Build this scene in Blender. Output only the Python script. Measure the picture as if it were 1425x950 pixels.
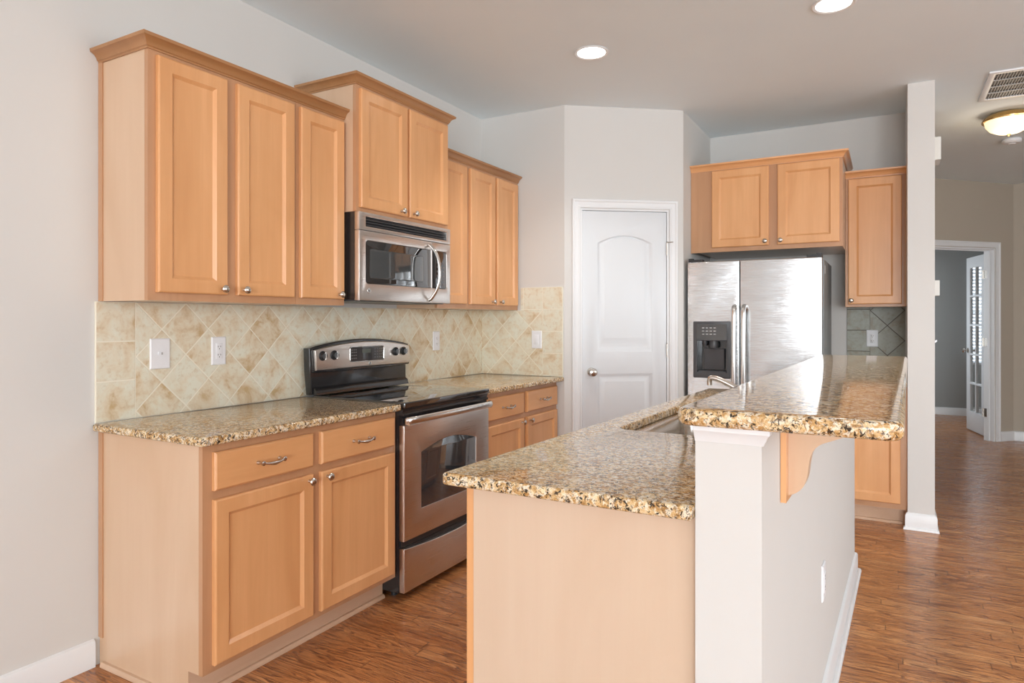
import bpy, bmesh, math, random
from mathutils import Vector, Matrix
random.seed(4)
SC = bpy.context.scene
COL = SC.collection
for o in list(bpy.data.objects):
    bpy.data.objects.remove(o)

# ------------------------------------------------------------------ camera, world, lights, exposure
CEIL = 2.776
TH = math.radians(29.55)
cam_d = bpy.data.cameras.new('camera')
cam = bpy.data.objects.new('camera', cam_d); COL.objects.link(cam)
cam.location = (2.604, 0.0, 1.301)
cam.rotation_euler = (math.pi / 2, 0, TH)
cam_d.sensor_width = 36.0
cam_d.lens = 925 / 1425 * 36.0
cam_d.shift_y = -29.4 / 1425
cam_d.clip_start = 0.05
SC.camera = cam

WORLD_STRENGTH = 1.2
BACK_L, SIDE_L, DEN_L = 11.5, 1.8, 2.0
EXPOSURE = 0.74

w = bpy.data.worlds.new('sky'); SC.world = w; w.use_nodes = True
bgn = w.node_tree.nodes['Background']
bgn.inputs[0].default_value = (0.93, 0.97, 1.0, 1); bgn.inputs[1].default_value = WORLD_STRENGTH
SC.view_settings.view_transform = 'Standard'
SC.view_settings.look = 'None'
SC.view_settings.gamma = 1.0
SC.view_settings.use_curve_mapping = False
SC.view_settings.exposure = EXPOSURE

BACK_WINDOWS = [(0.25, 1.45, 0.45, 2.5), (3.05, 4.4, 0.45, 2.5), (4.6, 6.4, 0.05, 2.5)]      # x0,x1,z0,z1 on y=-6.5
SIDE_WINDOWS = [(-4.6, -1.6, 0.4, 2.45), (0.6, 3.8, 0.4, 2.45)]         # y0,y1,z0,z1 on x=6.6
DEN_WINDOW = (3.53, 4.55, 0.70, 2.09)                                 # on y=10.92
DEN_FILL = (8.7, 10.3, 0.70, 2.09)                                    # y0,y1,z0,z1 on x=2.0; unseen opening added to brighten the glazed door

def area(name, loc, rot, sx, sy, L, color):
    d = bpy.data.lights.new(name, 'AREA'); d.shape = 'RECTANGLE'; d.size = sx; d.size_y = sy
    d.energy = L * math.pi * sx * sy; d.color = color
    o = bpy.data.objects.new(name, d); o.location = loc; o.rotation_euler = rot; COL.objects.link(o)
    return o
DAY = (0.885, 0.952, 1.0)
for (x0, x1, z0, z1), k_ in zip(BACK_WINDOWS, (0.056, 1.0, 1.0)):      # the first, unseen window is dimmed to shape its reflection in the refrigerator
    area('daylight', ((x0+x1)/2, -6.62, (z0+z1)/2), (math.pi/2, 0, 0), x1-x0, z1-z0, BACK_L*k_, DAY).rotation_euler = (-math.pi/2, 0, math.pi)
for (y0, y1, z0, z1) in SIDE_WINDOWS:
    area('daylight', (6.72, (y0+y1)/2, (z0+z1)/2), (0, math.pi/2, 0), z1-z0, y1-y0, SIDE_L, DAY)
area('daylight', ((DEN_WINDOW[0]+DEN_WINDOW[1])/2, 11.1, 1.4), (-math.pi/2, 0, 0), 1.1, 1.45, DEN_L, (0.86, 0.93, 1.0))

area('daylight', (1.85, (DEN_FILL[0]+DEN_FILL[1])/2, 1.4), (0, -math.pi/2, 0), 1.39, 1.6, 0.9, (0.82, 0.92, 1.0))  # added fill light, brightens the visible face of the glazed door

# ------------------------------------------------------------------ node helpers and materials
class NT:
    def __init__(s, name):
        s.m = bpy.data.materials.new(name); s.m.use_nodes = True
        s.t = s.m.node_tree; s.b = s.t.nodes['Principled BSDF']
    def n(s, typ, **kw):
        nd = s.t.nodes.new(typ)
        for k, v in kw.items(): setattr(nd, k, v)
        return nd
    def set(s, sock, v):
        if hasattr(v, 'type') and hasattr(v, 'links'): s.t.links.new(v, sock)
        else: sock.default_value = v
    def math(s, op, a, b=None, c=None):
        nd = s.n('ShaderNodeMath', operation=op)
        s.set(nd.inputs[0], a)
        if b is not None: s.set(nd.inputs[1], b)
        if c is not None: s.set(nd.inputs[2], c)
        return nd.outputs[0]
    def xyz(s, kind='Object'):
        tc = s.n('ShaderNodeTexCoord'); sp = s.n('ShaderNodeSeparateXYZ')
        s.t.links.new(tc.outputs[kind], sp.inputs[0]); return sp.outputs[0], sp.outputs[1], sp.outputs[2]
    def comb(s, x, y, z):
        nd = s.n('ShaderNodeCombineXYZ')
        for i, v in enumerate((x, y, z)): s.set(nd.inputs[i], v)
        return nd.outputs[0]
    def noise(s, vec, scale, detail=4, rough=0.55, dist=0.0):
        nd = s.n('ShaderNodeTexNoise'); s.t.links.new(vec, nd.inputs['Vector'])
        nd.inputs['Scale'].default_value = scale; nd.inputs['Detail'].default_value = detail
        nd.inputs['Roughness'].default_value = rough; nd.inputs['Distortion'].default_value = dist
        return nd.outputs['Fac']
    def white(s, vec):
        nd = s.n('ShaderNodeTexWhiteNoise'); nd.noise_dimensions = '3D'; s.t.links.new(vec, nd.inputs['Vector'])
        return nd.outputs['Value']
    def ramp(s, fac, stops):
        nd = s.n('ShaderNodeValToRGB'); e = nd.color_ramp.elements
        while len(e) < len(stops): e.new(0.5)
        for i, (p, c) in enumerate(stops):
            e[i].position = p; e[i].color = (c[0], c[1], c[2], 1) if not isinstance(c, (int, float)) else (c, c, c, 1)
        s.set(nd.inputs[0], fac); return nd.outputs[0]
    def mix(s, f, a, b, mode='MIX'):
        nd = s.n('ShaderNodeMix', data_type='RGBA', blend_type=mode)
        s.set(nd.inputs[0], f)
        for i, v in ((6, a), (7, b)):
            if isinstance(v, tuple): v = (v[0], v[1], v[2], 1)
            s.set(nd.inputs[i], v)
        return nd.outputs[2]
    def bump(s, h, strength=0.1, dist=0.01):
        nd = s.n('ShaderNodeBump'); nd.inputs['Strength'].default_value = strength; nd.inputs['Distance'].default_value = dist
        s.set(nd.inputs['Height'], h); s.t.links.new(nd.outputs[0], s.b.inputs['Normal'])
    def out(s, col=None, rough=None, metal=None, **kw):
        if col is not None: s.set(s.b.inputs['Base Color'], (col[0], col[1], col[2], 1) if isinstance(col, tuple) else col)
        if rough is not None: s.set(s.b.inputs['Roughness'], rough)
        if metal is not None: s.set(s.b.inputs['Metallic'], metal)
        for k, v in kw.items(): s.set(s.b.inputs[k], v)
        return s.m

def paint(name, col, rough=0.6, var=0.02, bump=0.03):
    t = NT(name); x, y, z = t.xyz(); v = t.comb(x, y, z)
    n = t.noise(v, 3.0, 3)
    c = t.mix(n, tuple(k*(1-var) for k in col), tuple(min(1, k*(1+var)) for k in col))
    if bump: t.bump(t.noise(v, 160, 3), bump, 0.002)
    return t.out(c, rough)

def maple(name, ax, base, dark, light, rough=0.33, streak=0.5):
    """ax = axis along which the grain runs"""
    t = NT(name); x, y, z = t.xyz()
    oi = t.n('ShaderNodeObjectInfo'); r = t.math('MULTIPLY', oi.outputs['Random'], 37.0)
    s = [26.0, 26.0, 26.0]; s[ax] = 1.3
    v = t.comb(t.math('MULTIPLY_ADD', x, s[0], r), t.math('MULTIPLY_ADD', y, s[1], r), t.math('MULTIPLY_ADD', z, s[2], r))
    n1 = t.noise(v, 1.0, 6, 0.6, 0.4)
    s2 = [4.5, 4.5, 4.5]; s2[ax] = 1.1
    v2 = t.comb(t.math('MULTIPLY_ADD', x, s2[0], r), t.math('MULTIPLY_ADD', y, s2[1], r), t.math('MULTIPLY_ADD', z, s2[2], r))
    n2 = t.noise(v2, 1.0, 3, 0.5, 0.8)
    s3 = [190.0, 190.0, 190.0]; s3[ax] = 5
    v3 = t.comb(t.math('MULTIPLY_ADD', x, s3[0], r), t.math('MULTIPLY_ADD', y, s3[1], r), t.math('MULTIPLY_ADD', z, s3[2], r))
    n3 = t.noise(v3, 1.0, 2, 0.5, 0.0)
    c1 = t.ramp(n2, [(0.2, dark), (0.5, base), (0.8, light)])
    c2 = t.mix(t.ramp(n1, [(0.35, 0.0), (0.75, streak*0.9)]), c1, dark)
    c3 = t.mix(t.ramp(n3, [(0.4, 0.0), (0.8, 0.35*streak)]), c2, dark)
    t.bump(n3, 0.03, 0.002)
    return t.out(c3, rough, **{'Coat Weight': 0.25, 'Coat Roughness': 0.15})

def simple(name, col, rough=0.4, metal=0.0, **kw):
    t = NT(name); x, y, z = t.xyz(); v = t.comb(x, y, z)
    n = t.noise(v, 25.0, 2)
    c = t.mix(n, tuple(k*0.96 for k in col), tuple(min(1, k*1.04) for k in col))
    return t.out(c, rough, metal, **kw)

def steel(name, col=(0.62, 0.61, 0.60), rough=0.24, ax=1, bump=0.04, wave=0.0):
    t = NT(name); x, y, z = t.xyz()
    s = [700.0, 700.0, 700.0]; s[ax] = 4.0
    v = t.comb(t.math('MULTIPLY', x, s[0]), t.math('MULTIPLY', y, s[1]), t.math('MULTIPLY', z, s[2]))
    n = t.noise(v, 1.0, 2)
    r = t.math('MULTIPLY_ADD', n, 0.16, rough - 0.08)
    h = n
    if wave:
        n2 = t.noise(t.comb(t.math('MULTIPLY', x, 2.2), t.math('MULTIPLY', y, 2.2), t.math('MULTIPLY', z, 5.0)), 1.0, 2)
        h = t.math('MULTIPLY_ADD', n2, wave, t.math('MULTIPLY', n, 0.02))
        t.bump(h, 1.0, 0.02)
    else:
        t.bump(h, bump, 0.0006)
    return t.out(col, r, 1.0)

def granite(name):
    t = NT(name); x, y, z = t.xyz(); v = t.comb(x, y, z)
    a = t.noise(v, 42.0, 6, 0.75, 0.8)
    base = t.ramp(a, [(0.34, (0.22, 0.115, 0.04)), (0.44, (0.54, 0.33, 0.14)), (0.52, (0.72, 0.53, 0.30)), (0.60, (0.86, 0.76, 0.56))])
    g = t.noise(t.comb(x, t.math('ADD', y, 3.0), z), 78.0, 4, 0.65, 0.5)
    c = t.mix(t.ramp(g, [(0.50, 0.0), (0.57, 0.9)]), base, (0.90, 0.88, 0.82))
    e = t.noise(t.comb(t.math('ADD', x, 7.0), y, z), 58.0, 5, 0.7, 0.8)
    c = t.mix(t.ramp(e, [(0.375, 0.8), (0.43, 0.0)]), c, (0.19, 0.12, 0.07))
    f = t.noise(t.comb(x, t.math('ADD', y, 5.0), z), 105.0, 3, 0.6, 0.4)
    c = t.mix(t.ramp(f, [(0.61, 0.0), (0.66, 0.55)]), c, (0.34, 0.28, 0.23))
    d = t.noise(v, 96.0, 5, 0.7, 1.0)
    c = t.mix(t.ramp(d, [(0.425, 0.97), (0.46, 0.0)]), c, (0.03, 0.024, 0.022))
    c = t.mix(1.0, c, (0.98, 0.89, 0.76), 'MULTIPLY')
    return t.out(c, 0.07, **{'Specular IOR Level': 0.33})

def tile(name, axis, o_u, o_z, side, straight, cols, grout, spread=1.0):
    """axis 0 or 1: world axis along the wall; straight = list of u-ranges laid square; otherwise diagonal"""
    t = NT(name); x, y, z = t.xyz(); u = (x, y)[axis]
    S = side; q = math.sqrt(0.5)
    du = t.math('SUBTRACT', u, o_u); dz = t.math('SUBTRACT', z, o_z)
    if straight: a, b = du, dz
    else:
        a = t.math('MULTIPLY', t.math('ADD', du, dz), q); b = t.math('MULTIPLY', t.math('SUBTRACT', du, dz), q)
    a = t.math('DIVIDE', a, S); b = t.math('DIVIDE', b, S)
    fa, fb = t.math('FLOOR', a), t.math('FLOOR', b)
    ra, rb = t.math('SUBTRACT', a, fa), t.math('SUBTRACT', b, fb)
    ea = t.math('MINIMUM', ra, t.math('SUBTRACT', 1.0, ra)); eb = t.math('MINIMUM', rb, t.math('SUBTRACT', 1.0, rb))
    e = t.math('MINIMUM', ea, eb)
    wob = t.noise(t.comb(x, y, z), 60, 2)
    e = t.math('ADD', e, t.math('MULTIPLY', t.math('SUBTRACT', wob, 0.5), 0.008))
    gm = t.ramp(e, [(0.012, 1.0), (0.022, 0.0)])
    rnd = t.white(t.comb(fa, fb, 3.3))
    v = t.comb(t.math('MULTIPLY_ADD', rnd, 9.0, x), t.math('MULTIPLY_ADD', rnd, 5.0, y), z)
    n = t.noise(v, 9.0, 5, 0.65, 0.5)
    n2 = t.noise(v, 45.0, 4, 0.6)
    f = t.math('ADD', t.math('MULTIPLY_ADD', rnd, 0.20*spread, -0.10*spread), t.math('MULTIPLY_ADD', n, 1.35, -0.175))
    c = t.ramp(f, [(0.34, cols[0]), (0.50, cols[1]), (0.62, cols[2]), (0.76, cols[3])])
    c = t.mix(t.ramp(n2, [(0.52, 0.0), (0.72, 0.45)]), c, cols[3])
    c = t.mix(gm, c, grout)
    h = t.math('SUBTRACT', t.math('MULTIPLY', n2, 0.12), gm)
    t.bump(h, 0.35, 0.003)
    return t.out(c, t.math('MULTIPLY_ADD', gm, 0.3, 0.42))

def floorwood(name):
    t = NT(name); x, y, z = t.xyz()
    W, Lp = 0.0572, 0.95
    yy = t.math('DIVIDE', y, W); row = t.math('FLOOR', yy); fy = t.math('SUBTRACT', yy, row)
    r1 = t.white(t.comb(row, 1.0, 0.0))
    xx = t.math('DIVIDE', t.math('MULTIPLY_ADD', r1, 3.0, x), Lp); pk = t.math('FLOOR', xx); fx = t.math('SUBTRACT', xx, pk)
    r2 = t.white(t.comb(row, pk, 2.0)); r3 = t.white(t.comb(pk, row, 5.0))
    gx = t.math('MULTIPLY_ADD', r2, 17.0, t.math('MULTIPLY', x, 1.6)); gy = t.math('MULTIPLY_ADD', r3, 11.0, t.math('MULTIPLY', y, 16.0))
    n = t.noise(t.comb(gx, gy, 0.0), 1.0, 3, 0.5, 0.6)
    rings = t.math('FRACT', t.math('MULTIPLY', n, 11.0))
    rr = t.ramp(rings, [(0.0, 0.0), (0.55, 0.25), (0.88, 1.0), (1.0, 0.0)])
    fine = t.noise(t.comb(t.math('MULTIPLY', x, 9.0), t.math('MULTIPLY_ADD', r2, 9.0, t.math('MULTIPLY', y, 260.0)), 0.0), 1.0, 3, 0.6, 0.2)
    base = t.ramp(r2, [(0.0, (0.54, 0.215, 0.075)), (0.35, (0.74, 0.335, 0.130)), (0.7, (0.60, 0.25, 0.090)), (1.0, (0.82, 0.40, 0.165))])
    dark = (0.145, 0.042, 0.014)
    c = t.mix(t.math('MULTIPLY', rr, 0.88), base, dark)
    c = t.mix(t.ramp(fine, [(0.46, 0.0), (0.72, 0.8)]), c, dark)
    ey = t.math('MINIMUM', fy, t.math('SUBTRACT', 1.0, fy)); ex = t.math('MINIMUM', fx, t.math('SUBTRACT', 1.0, fx))
    gap = t.math('MAXIMUM', t.ramp(ey, [(0.008, 1.0), (0.03, 0.0)]), t.ramp(ex, [(0.0008, 1.0), (0.002, 0.0)]))
    c = t.mix(t.math('MULTIPLY', gap, 0.75), c, (0.06, 0.025, 0.012))
    t.bump(t.math('SUBTRACT', t.math('MULTIPLY', rr, -0.1), gap), 0.25, 0.001)
    return t.out(c, t.math('MULTIPLY_ADD', rr, 0.06, 0.25), **{'Specular IOR Level': 0.42, 'Coat Weight': 0.12, 'Coat Roughness': 0.12})

M = {}
M['wall'] = paint('wall_paint', (0.69, 0.675, 0.65), 0.7)
M['hallwall'] = paint('hall_paint', (0.50, 0.44, 0.36), 0.7)
M['denwall'] = paint('den_paint_shaded', (0.33, 0.345, 0.34), 0.7)  # shade of the unlit den is put into this wall colour
M['ceiling'] = paint('ceiling_paint', (0.86, 0.945, 1.0), 0.85)
M['trim'] = paint('white_trim', (0.83, 0.84, 0.85), 0.35, 0.01, 0)
M['door'] = paint('white_door', (0.74, 0.765, 0.79), 0.35, 0.01, 0)
M['floor'] = floorwood('oak_floor')
mb, md, ml = (0.80, 0.415, 0.185), (0.67, 0.315, 0.124), (0.86, 0.47, 0.222)
M['maple'] = maple('maple_vertical', 2, mb, md, ml)
M['maple_x'] = maple('maple_along_x', 0, mb, md, ml)
M['maple_y'] = maple('maple_along_y', 1, mb, md, ml)
M['crown'] = maple('maple_crown', 1, (0.44, 0.215, 0.088), (0.33, 0.15, 0.053), (0.50, 0.255, 0.108))
M['frame'] = maple('maple_frame', 2, (0.57, 0.31, 0.165), (0.49, 0.25, 0.125), (0.62, 0.35, 0.195))
M['skin'] = maple('maple_side_skin', 2, (0.70, 0.53, 0.395), (0.65, 0.47, 0.33), (0.73, 0.57, 0.43), 0.3, 0.3)
M['skin_gold'] = maple('maple_side_gold', 2, (0.70, 0.485, 0.325), (0.64, 0.42, 0.26), (0.74, 0.53, 0.37), 0.3, 0.3)
M['kick'] = maple('maple_kick', 1, (0.68, 0.46, 0.31), (0.60, 0.38, 0.24), (0.72, 0.5, 0.35), 0.45)
M['granite'] = granite('granite')
tc = [(0.80, 0.78, 0.65), (0.78, 0.71, 0.555), (0.73, 0.61, 0.435), (0.58, 0.41, 0.215)]
gr = (0.88, 0.83, 0.69)
M['tile_left_d'] = tile('tile_left_diagonal', 1, 1.555, 1.372, 0.1524, False, tc, gr)
M['tile_left_s'] = tile('tile_left_square', 1, 1.555, 1.372, 0.1524, True, tc, gr)
M['tile_far_d'] = tile('tile_far_diagonal', 0, 0.508, 1.372, 0.1524, False, tc, gr)
M['tile_far_s'] = tile('tile_far_square', 0, 0.508, 1.379, 0.1524, True, tc, gr)
tc_shaded = [(0.40, 0.42, 0.37), (0.36, 0.37, 0.31), (0.33, 0.31, 0.24), (0.26, 0.22, 0.15)]  # tile colours carry the shade beside the refrigerator; dark grout is its own
M['tile_fr_d'] = tile('tile_bar_diagonal_shaded', 0, 2.487, 1.372, 0.1524, False, tc_shaded, (0.15, 0.14, 0.12))
M['tile_fr_s'] = tile('tile_bar_square_shaded', 0, 2.487, 1.382, 0.1524, True, tc_shaded, (0.15, 0.14, 0.12))
M['steel'] = steel('stainless', (0.70, 0.66, 0.63), 0.30, 1, 0.012)
M['steel_x'] = steel('stainless_fridge', (0.60, 0.61, 0.62), 0.13, 0, 0.03, 0.16)
M['steel_light'] = steel('stainless_satin', (0.70, 0.69, 0.67), 0.22, 2, 0.004)
M['nickel'] = simple('brushed_nickel', (0.62, 0.58, 0.53), 0.26, 1.0)
M['chrome'] = simple('chrome', (0.80, 0.80, 0.80), 0.10, 1.0)
M['brass'] = simple('brass', (0.75, 0.50, 0.20), 0.22, 1.0)
M['black'] = simple('black_enamel', (0.018, 0.018, 0.02), 0.16, 0.0, **{'Coat Weight': 0.5, 'Coat Roughness': 0.05})
M['blackmatte'] = simple('black_plastic', (0.022, 0.022, 0.024), 0.4)
M['blackglass'] = simple('black_glass', (0.012, 0.012, 0.013), 0.03, 0.0, **{'Coat Weight': 1.0, 'Coat Roughness': 0.02, 'Specular IOR Level': 0.8})
M['ovenglass'] = simple('oven_glass', (0.03, 0.036, 0.042), 0.04, 0.0, **{'Coat Weight': 1.0, 'Specular IOR Level': 0.8})
M['greyplastic'] = simple('dark_grey_plastic', (0.07, 0.072, 0.078), 0.35)
M['fridgeside'] = simple('grey_textured_case', (0.25, 0.265, 0.265), 0.4)
M['plate'] = simple('white_plastic', (0.86, 0.87, 0.90), 0.35)
M['slot'] = simple('slot_dark', (0.10, 0.08, 0.08), 0.5)
M['print'] = simple('grey_print', (0.45, 0.45, 0.45), 0.5)
M['darkprint'] = simple('dark_print', (0.16, 0.15, 0.15), 0.4)
M['almond'] = simple('almond_plastic', (0.75, 0.73, 0.68), 0.4)
M['sticker'] = simple('pale_sticker', (0.75, 0.78, 0.78), 0.5)
M['blind'] = simple('blind_slat', (0.85, 0.87, 0.9), 0.5)
t = NT('clear_glass'); M['glass'] = t.out((0.92, 0.96, 0.98), 0.0, 0.0, **{'Transmission Weight': 1.0, 'IOR': 1.45})
def glow(name, col, strength):
    t = NT(name); return t.out((0.9, 0.9, 0.88), 0.4, 0.0, **{'Emission Color': (col[0], col[1], col[2], 1), 'Emission Strength': strength})
M['can_glow'] = glow('downlight_glow', (1.0, 0.96, 0.90), 4.0)
M['bowl_glow'] = glow('alabaster_bowl_glow', (1.0, 0.76, 0.42), 0.65)
M['display'] = simple('display_glass', (0.05, 0.045, 0.045), 0.08)

# ------------------------------------------------------------------ geometry helpers
def wloc(p):
    L = Vector((0, 0, 0))
    while p is not None: L = L + p.location; p = p.parent
    return L
def link_mesh(name, me, mat, parent):
    o = bpy.data.objects.new(name, me); COL.objects.link(o)
    mats = mat if isinstance(mat, (list, tuple)) else [mat]
    for m_ in mats: me.materials.append(m_)
    if parent is not None:
        o.parent = parent
        me.transform(Matrix.Translation(-wloc(parent)))
    return o
def obj(name, bm, mat, parent=None, bev=0.0, seg=2, smooth=40, tf=None):
    if bev:
        es = [e for e in bm.edges if len(e.link_faces) == 2 and e.calc_face_angle(0) > 0.6]
        bmesh.ops.bevel(bm, geom=es, offset=bev, segments=seg, affect='EDGES', clamp_overlap=True)
    bmesh.ops.recalc_face_normals(bm, faces=bm.faces)
    if tf:
        for v in bm.verts: v.co = Vector(tf(*v.co))
    me = bpy.data.meshes.new(name); bm.to_mesh(me); bm.free()
    for p in me.polygons: p.use_smooth = True
    me.set_sharp_from_angle(angle=math.radians(smooth))
    return link_mesh(name, me, mat, parent)
def B(): return bmesh.new()
def box(bm, x0, x1, y0, y1, z0, z1):
    vs = [bm.verts.new((x, y, z)) for x in (x0, x1) for y in (y0, y1) for z in (z0, z1)]
    for f in ((0, 1, 3, 2), (4, 6, 7, 5), (0, 4, 5, 1), (2, 3, 7, 6), (0, 2, 6, 4), (1, 5, 7, 3)):
        bm.faces.new([vs[i] for i in f])
    return bm
def bx(*a): return box(B(), *a)
def prism(bm, pts, axis, a0, a1):
    """pts: 2D outline in the two other axes (in x,y,z order)"""
    def P(p, a):
        if axis == 0: return (a, p[0], p[1])
        if axis == 1: return (p[0], a, p[1])
        return (p[0], p[1], a)
    v0 = [bm.verts.new(P(p, a0)) for p in pts]; v1 = [bm.verts.new(P(p, a1)) for p in pts]
    n = len(pts)
    bm.faces.new(v0); bm.faces.new(v1[::-1])
    for i in range(n): bm.faces.new((v0[i], v0[(i+1) % n], v1[(i+1) % n], v1[i]))
    return bm
def basis(n):
    n = Vector(n).normalized()
    a = Vector((0, 0, 1)) if abs(n.z) < 0.9 else Vector((1, 0, 0))
    u = n.cross(a).normalized(); return u, n.cross(u).normalized(), n
def lathe(bm, prof, o, n, seg=20, cap=True):
    """prof: (radius, height along n)"""
    u, v, n = basis(n); o = Vector(o); rings = []
    for r, h in prof:
        if r < 1e-6: rings.append([bm.verts.new(o + n*h)]); continue
        rings.append([bm.verts.new(o + n*h + (u*math.cos(2*math.pi*i/seg) + v*math.sin(2*math.pi*i/seg))*r) for i in range(seg)])
    for a, b in zip(rings, rings[1:]):
        for i in range(seg):
            j = (i+1) % seg
            if len(a) == 1 and len(b) == 1: continue
            if len(a) == 1: bm.faces.new((a[0], b[i], b[j]))
            elif len(b) == 1: bm.faces.new((a[i], a[j], b[0]))
            else: bm.faces.new((a[i], a[j], b[j], b[i]))
    if cap:
        for r in (rings[0], rings[-1]):
            if len(r) > 1: bm.faces.new(r)
    return bm
def spline(pts, k=6):
    P = [Vector(p) for p in pts]; out = []
    for i in range(len(P)-1):
        p0 = P[max(i-1, 0)]; p1 = P[i]; p2 = P[i+1]; p3 = P[min(i+2, len(P)-1)]
        for j in range(k):
            t_ = j/k
            out.append(0.5*((2*p1)+(-p0+p2)*t_+(2*p0-5*p1+4*p2-p3)*t_*t_+(-p0+3*p1-3*p2+p3)*t_**3))
    out.append(P[-1]); return out
def tube(bm, pts, rad, seg=10, flat=1.0, side=None):
    P = [Vector(p) for p in pts]; n = len(P)
    R = rad if isinstance(rad, (list, tuple)) else [rad]*n
    rings = []; ref = Vector(side) if side else None
    for i in range(n):
        d = (P[min(i+1, n-1)] - P[max(i-1, 0)]).normalized()
        if ref is None: ref = basis(d)[0]
        u = (ref - d*ref.dot(d)).normalized(); v = d.cross(u)
        if side is None: ref = u
        rings.append([bm.verts.new(P[i] + (u*math.cos(2*math.pi*k/seg) + v*flat*math.sin(2*math.pi*k/seg))*R[i]) for k in range(seg)])
    for a, b in zip(rings, rings[1:]):
        for k in range(seg): bm.faces.new((a[k], a[(k+1) % seg], b[(k+1) % seg], b[k]))
    bm.faces.new(rings[0]); bm.faces.new(rings[-1])
    return bm
def round_poly(pts, rads, seg=6):
    out = []; n = len(pts)
    if isinstance(rads, (int, float)): rads = [rads]*n
    for i in range(n):
        p = Vector(pts[i]); a = Vector(pts[i-1]) - p; b = Vector(pts[(i+1) % n]) - p; r = rads[i]
        if r <= 0: out.append(tuple(p)); continue
        ang = a.angle(b); t_ = r/math.tan(ang/2)
        A_ = p + a.normalized()*t_; B_ = p + b.normalized()*t_
        c = p + (a.normalized()+b.normalized()).normalized()*(r/math.sin(ang/2))
        a0 = math.atan2(A_.y-c.y, A_.x-c.x); a1 = math.atan2(B_.y-c.y, B_.x-c.x)
        while a1-a0 > math.pi: a1 -= 2*math.pi
        while a1-a0 < -math.pi: a1 += 2*math.pi
        for k in range(seg+1):
            q = a0+(a1-a0)*k/seg; out.append((c.x+r*math.cos(q), c.y+r*math.sin(q)))
    return out
def slab(name, loops, h0, h1, bevel, mat, parent=None, tf=None, smooth=35, res=3):
    """flat plate from outline loops (first is outer, others holes), filled, with rounded arrises; tf maps (a,b,h)->world"""
    cu = bpy.data.curves.new('tmp', 'CURVE'); cu.dimensions = '2D'; cu.fill_mode = 'BOTH'
    for lp in loops:
        sp = cu.splines.new('POLY'); sp.points.add(len(lp)-1)
        for i, p in enumerate(lp): sp.points[i].co = (p[0], p[1], 0, 1)
        sp.use_cyclic_u = True
    cu.extrude = (h1-h0)/2 - bevel; cu.bevel_depth = bevel; cu.bevel_resolution = res; cu.offset = -bevel
    o = bpy.data.objects.new('tmp', cu); COL.objects.link(o)
    dg = bpy.context.evaluated_depsgraph_get(); dg.update()
    me0 = bpy.data.meshes.new_from_object(o.evaluated_get(dg))
    bm = B(); bm.from_mesh(me0)
    bpy.data.objects.remove(o); bpy.data.curves.remove(cu); bpy.data.meshes.remove(me0)
    bmesh.ops.remove_doubles(bm, verts=bm.verts, dist=1e-5)
    mid = (h0+h1)/2
    for v in bm.verts: v.co.z += mid
    if tf:
        for v in bm.verts: v.co = Vector(tf(*v.co))
    return obj(name, bm, mat, parent, smooth=smooth)
def sweep(bm, prof, path):
    """prof: (outward offset, z); path: plan points, outward is to the right of travel"""
    n = len(path); P = [Vector(p) for p in path]; rows = []
    for i in range(n):
        nr = []
        if i > 0: d = (P[i]-P[i-1]).normalized(); nr.append(Vector((d.y, -d.x)))
        if i < n-1: d = (P[i+1]-P[i]).normalized(); nr.append(Vector((d.y, -d.x)))
        m_ = nr[0] if len(nr) == 1 else (nr[0]+nr[1])/(1+nr[0].dot(nr[1]))
        rows.append([bm.verts.new((P[i].x+m_.x*o, P[i].y+m_.y*o, z)) for o, z in prof])
    k = len(prof)
    for a, b in zip(rows, rows[1:]):
        for i in range(k): bm.faces.new((a[i], a[(i+1) % k], b[(i+1) % k], b[i]))
    bm.faces.new(rows[0]); bm.faces.new(rows[-1])
    return bm

def thing(name, label, cat, loc, group=None):
    o = bpy.data.objects.new(name, None); COL.objects.link(o); o.location = loc
    o.empty_display_size = 0.1
    return tag(o, label, cat, group)
def tag(o, label, cat, group=None):
    o['label'] = label; o['category'] = cat
    if group: o['group'] = group
    return o
def struct(o, label=None, cat=None):
    o['kind'] = 'structure'
    if label: o['label'] = label
    if cat: o['category'] = cat
    return o
class Fr:
    """local frame on a wall: a along, b up, c outward"""
    def __init__(s, ox, oy, ux, uy):
        l = math.hypot(ux, uy); s.o = (ox, oy); s.u = (ux/l, uy/l); s.nn = (uy/l, -ux/l)
    def __call__(s, a, b, c): return (s.o[0]+s.u[0]*a+s.nn[0]*c, s.o[1]+s.u[1]*a+s.nn[1]*c, b)
    @property
    def n(s): return (s.nn[0], s.nn[1], 0)
FL = Fr(0, 0, 0, 1)            # left wall: a = y, c = +x
FX = Fr(0, 5.48, 1, 0)         # far wall behind the refrigerator: a = x, c = -y

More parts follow.
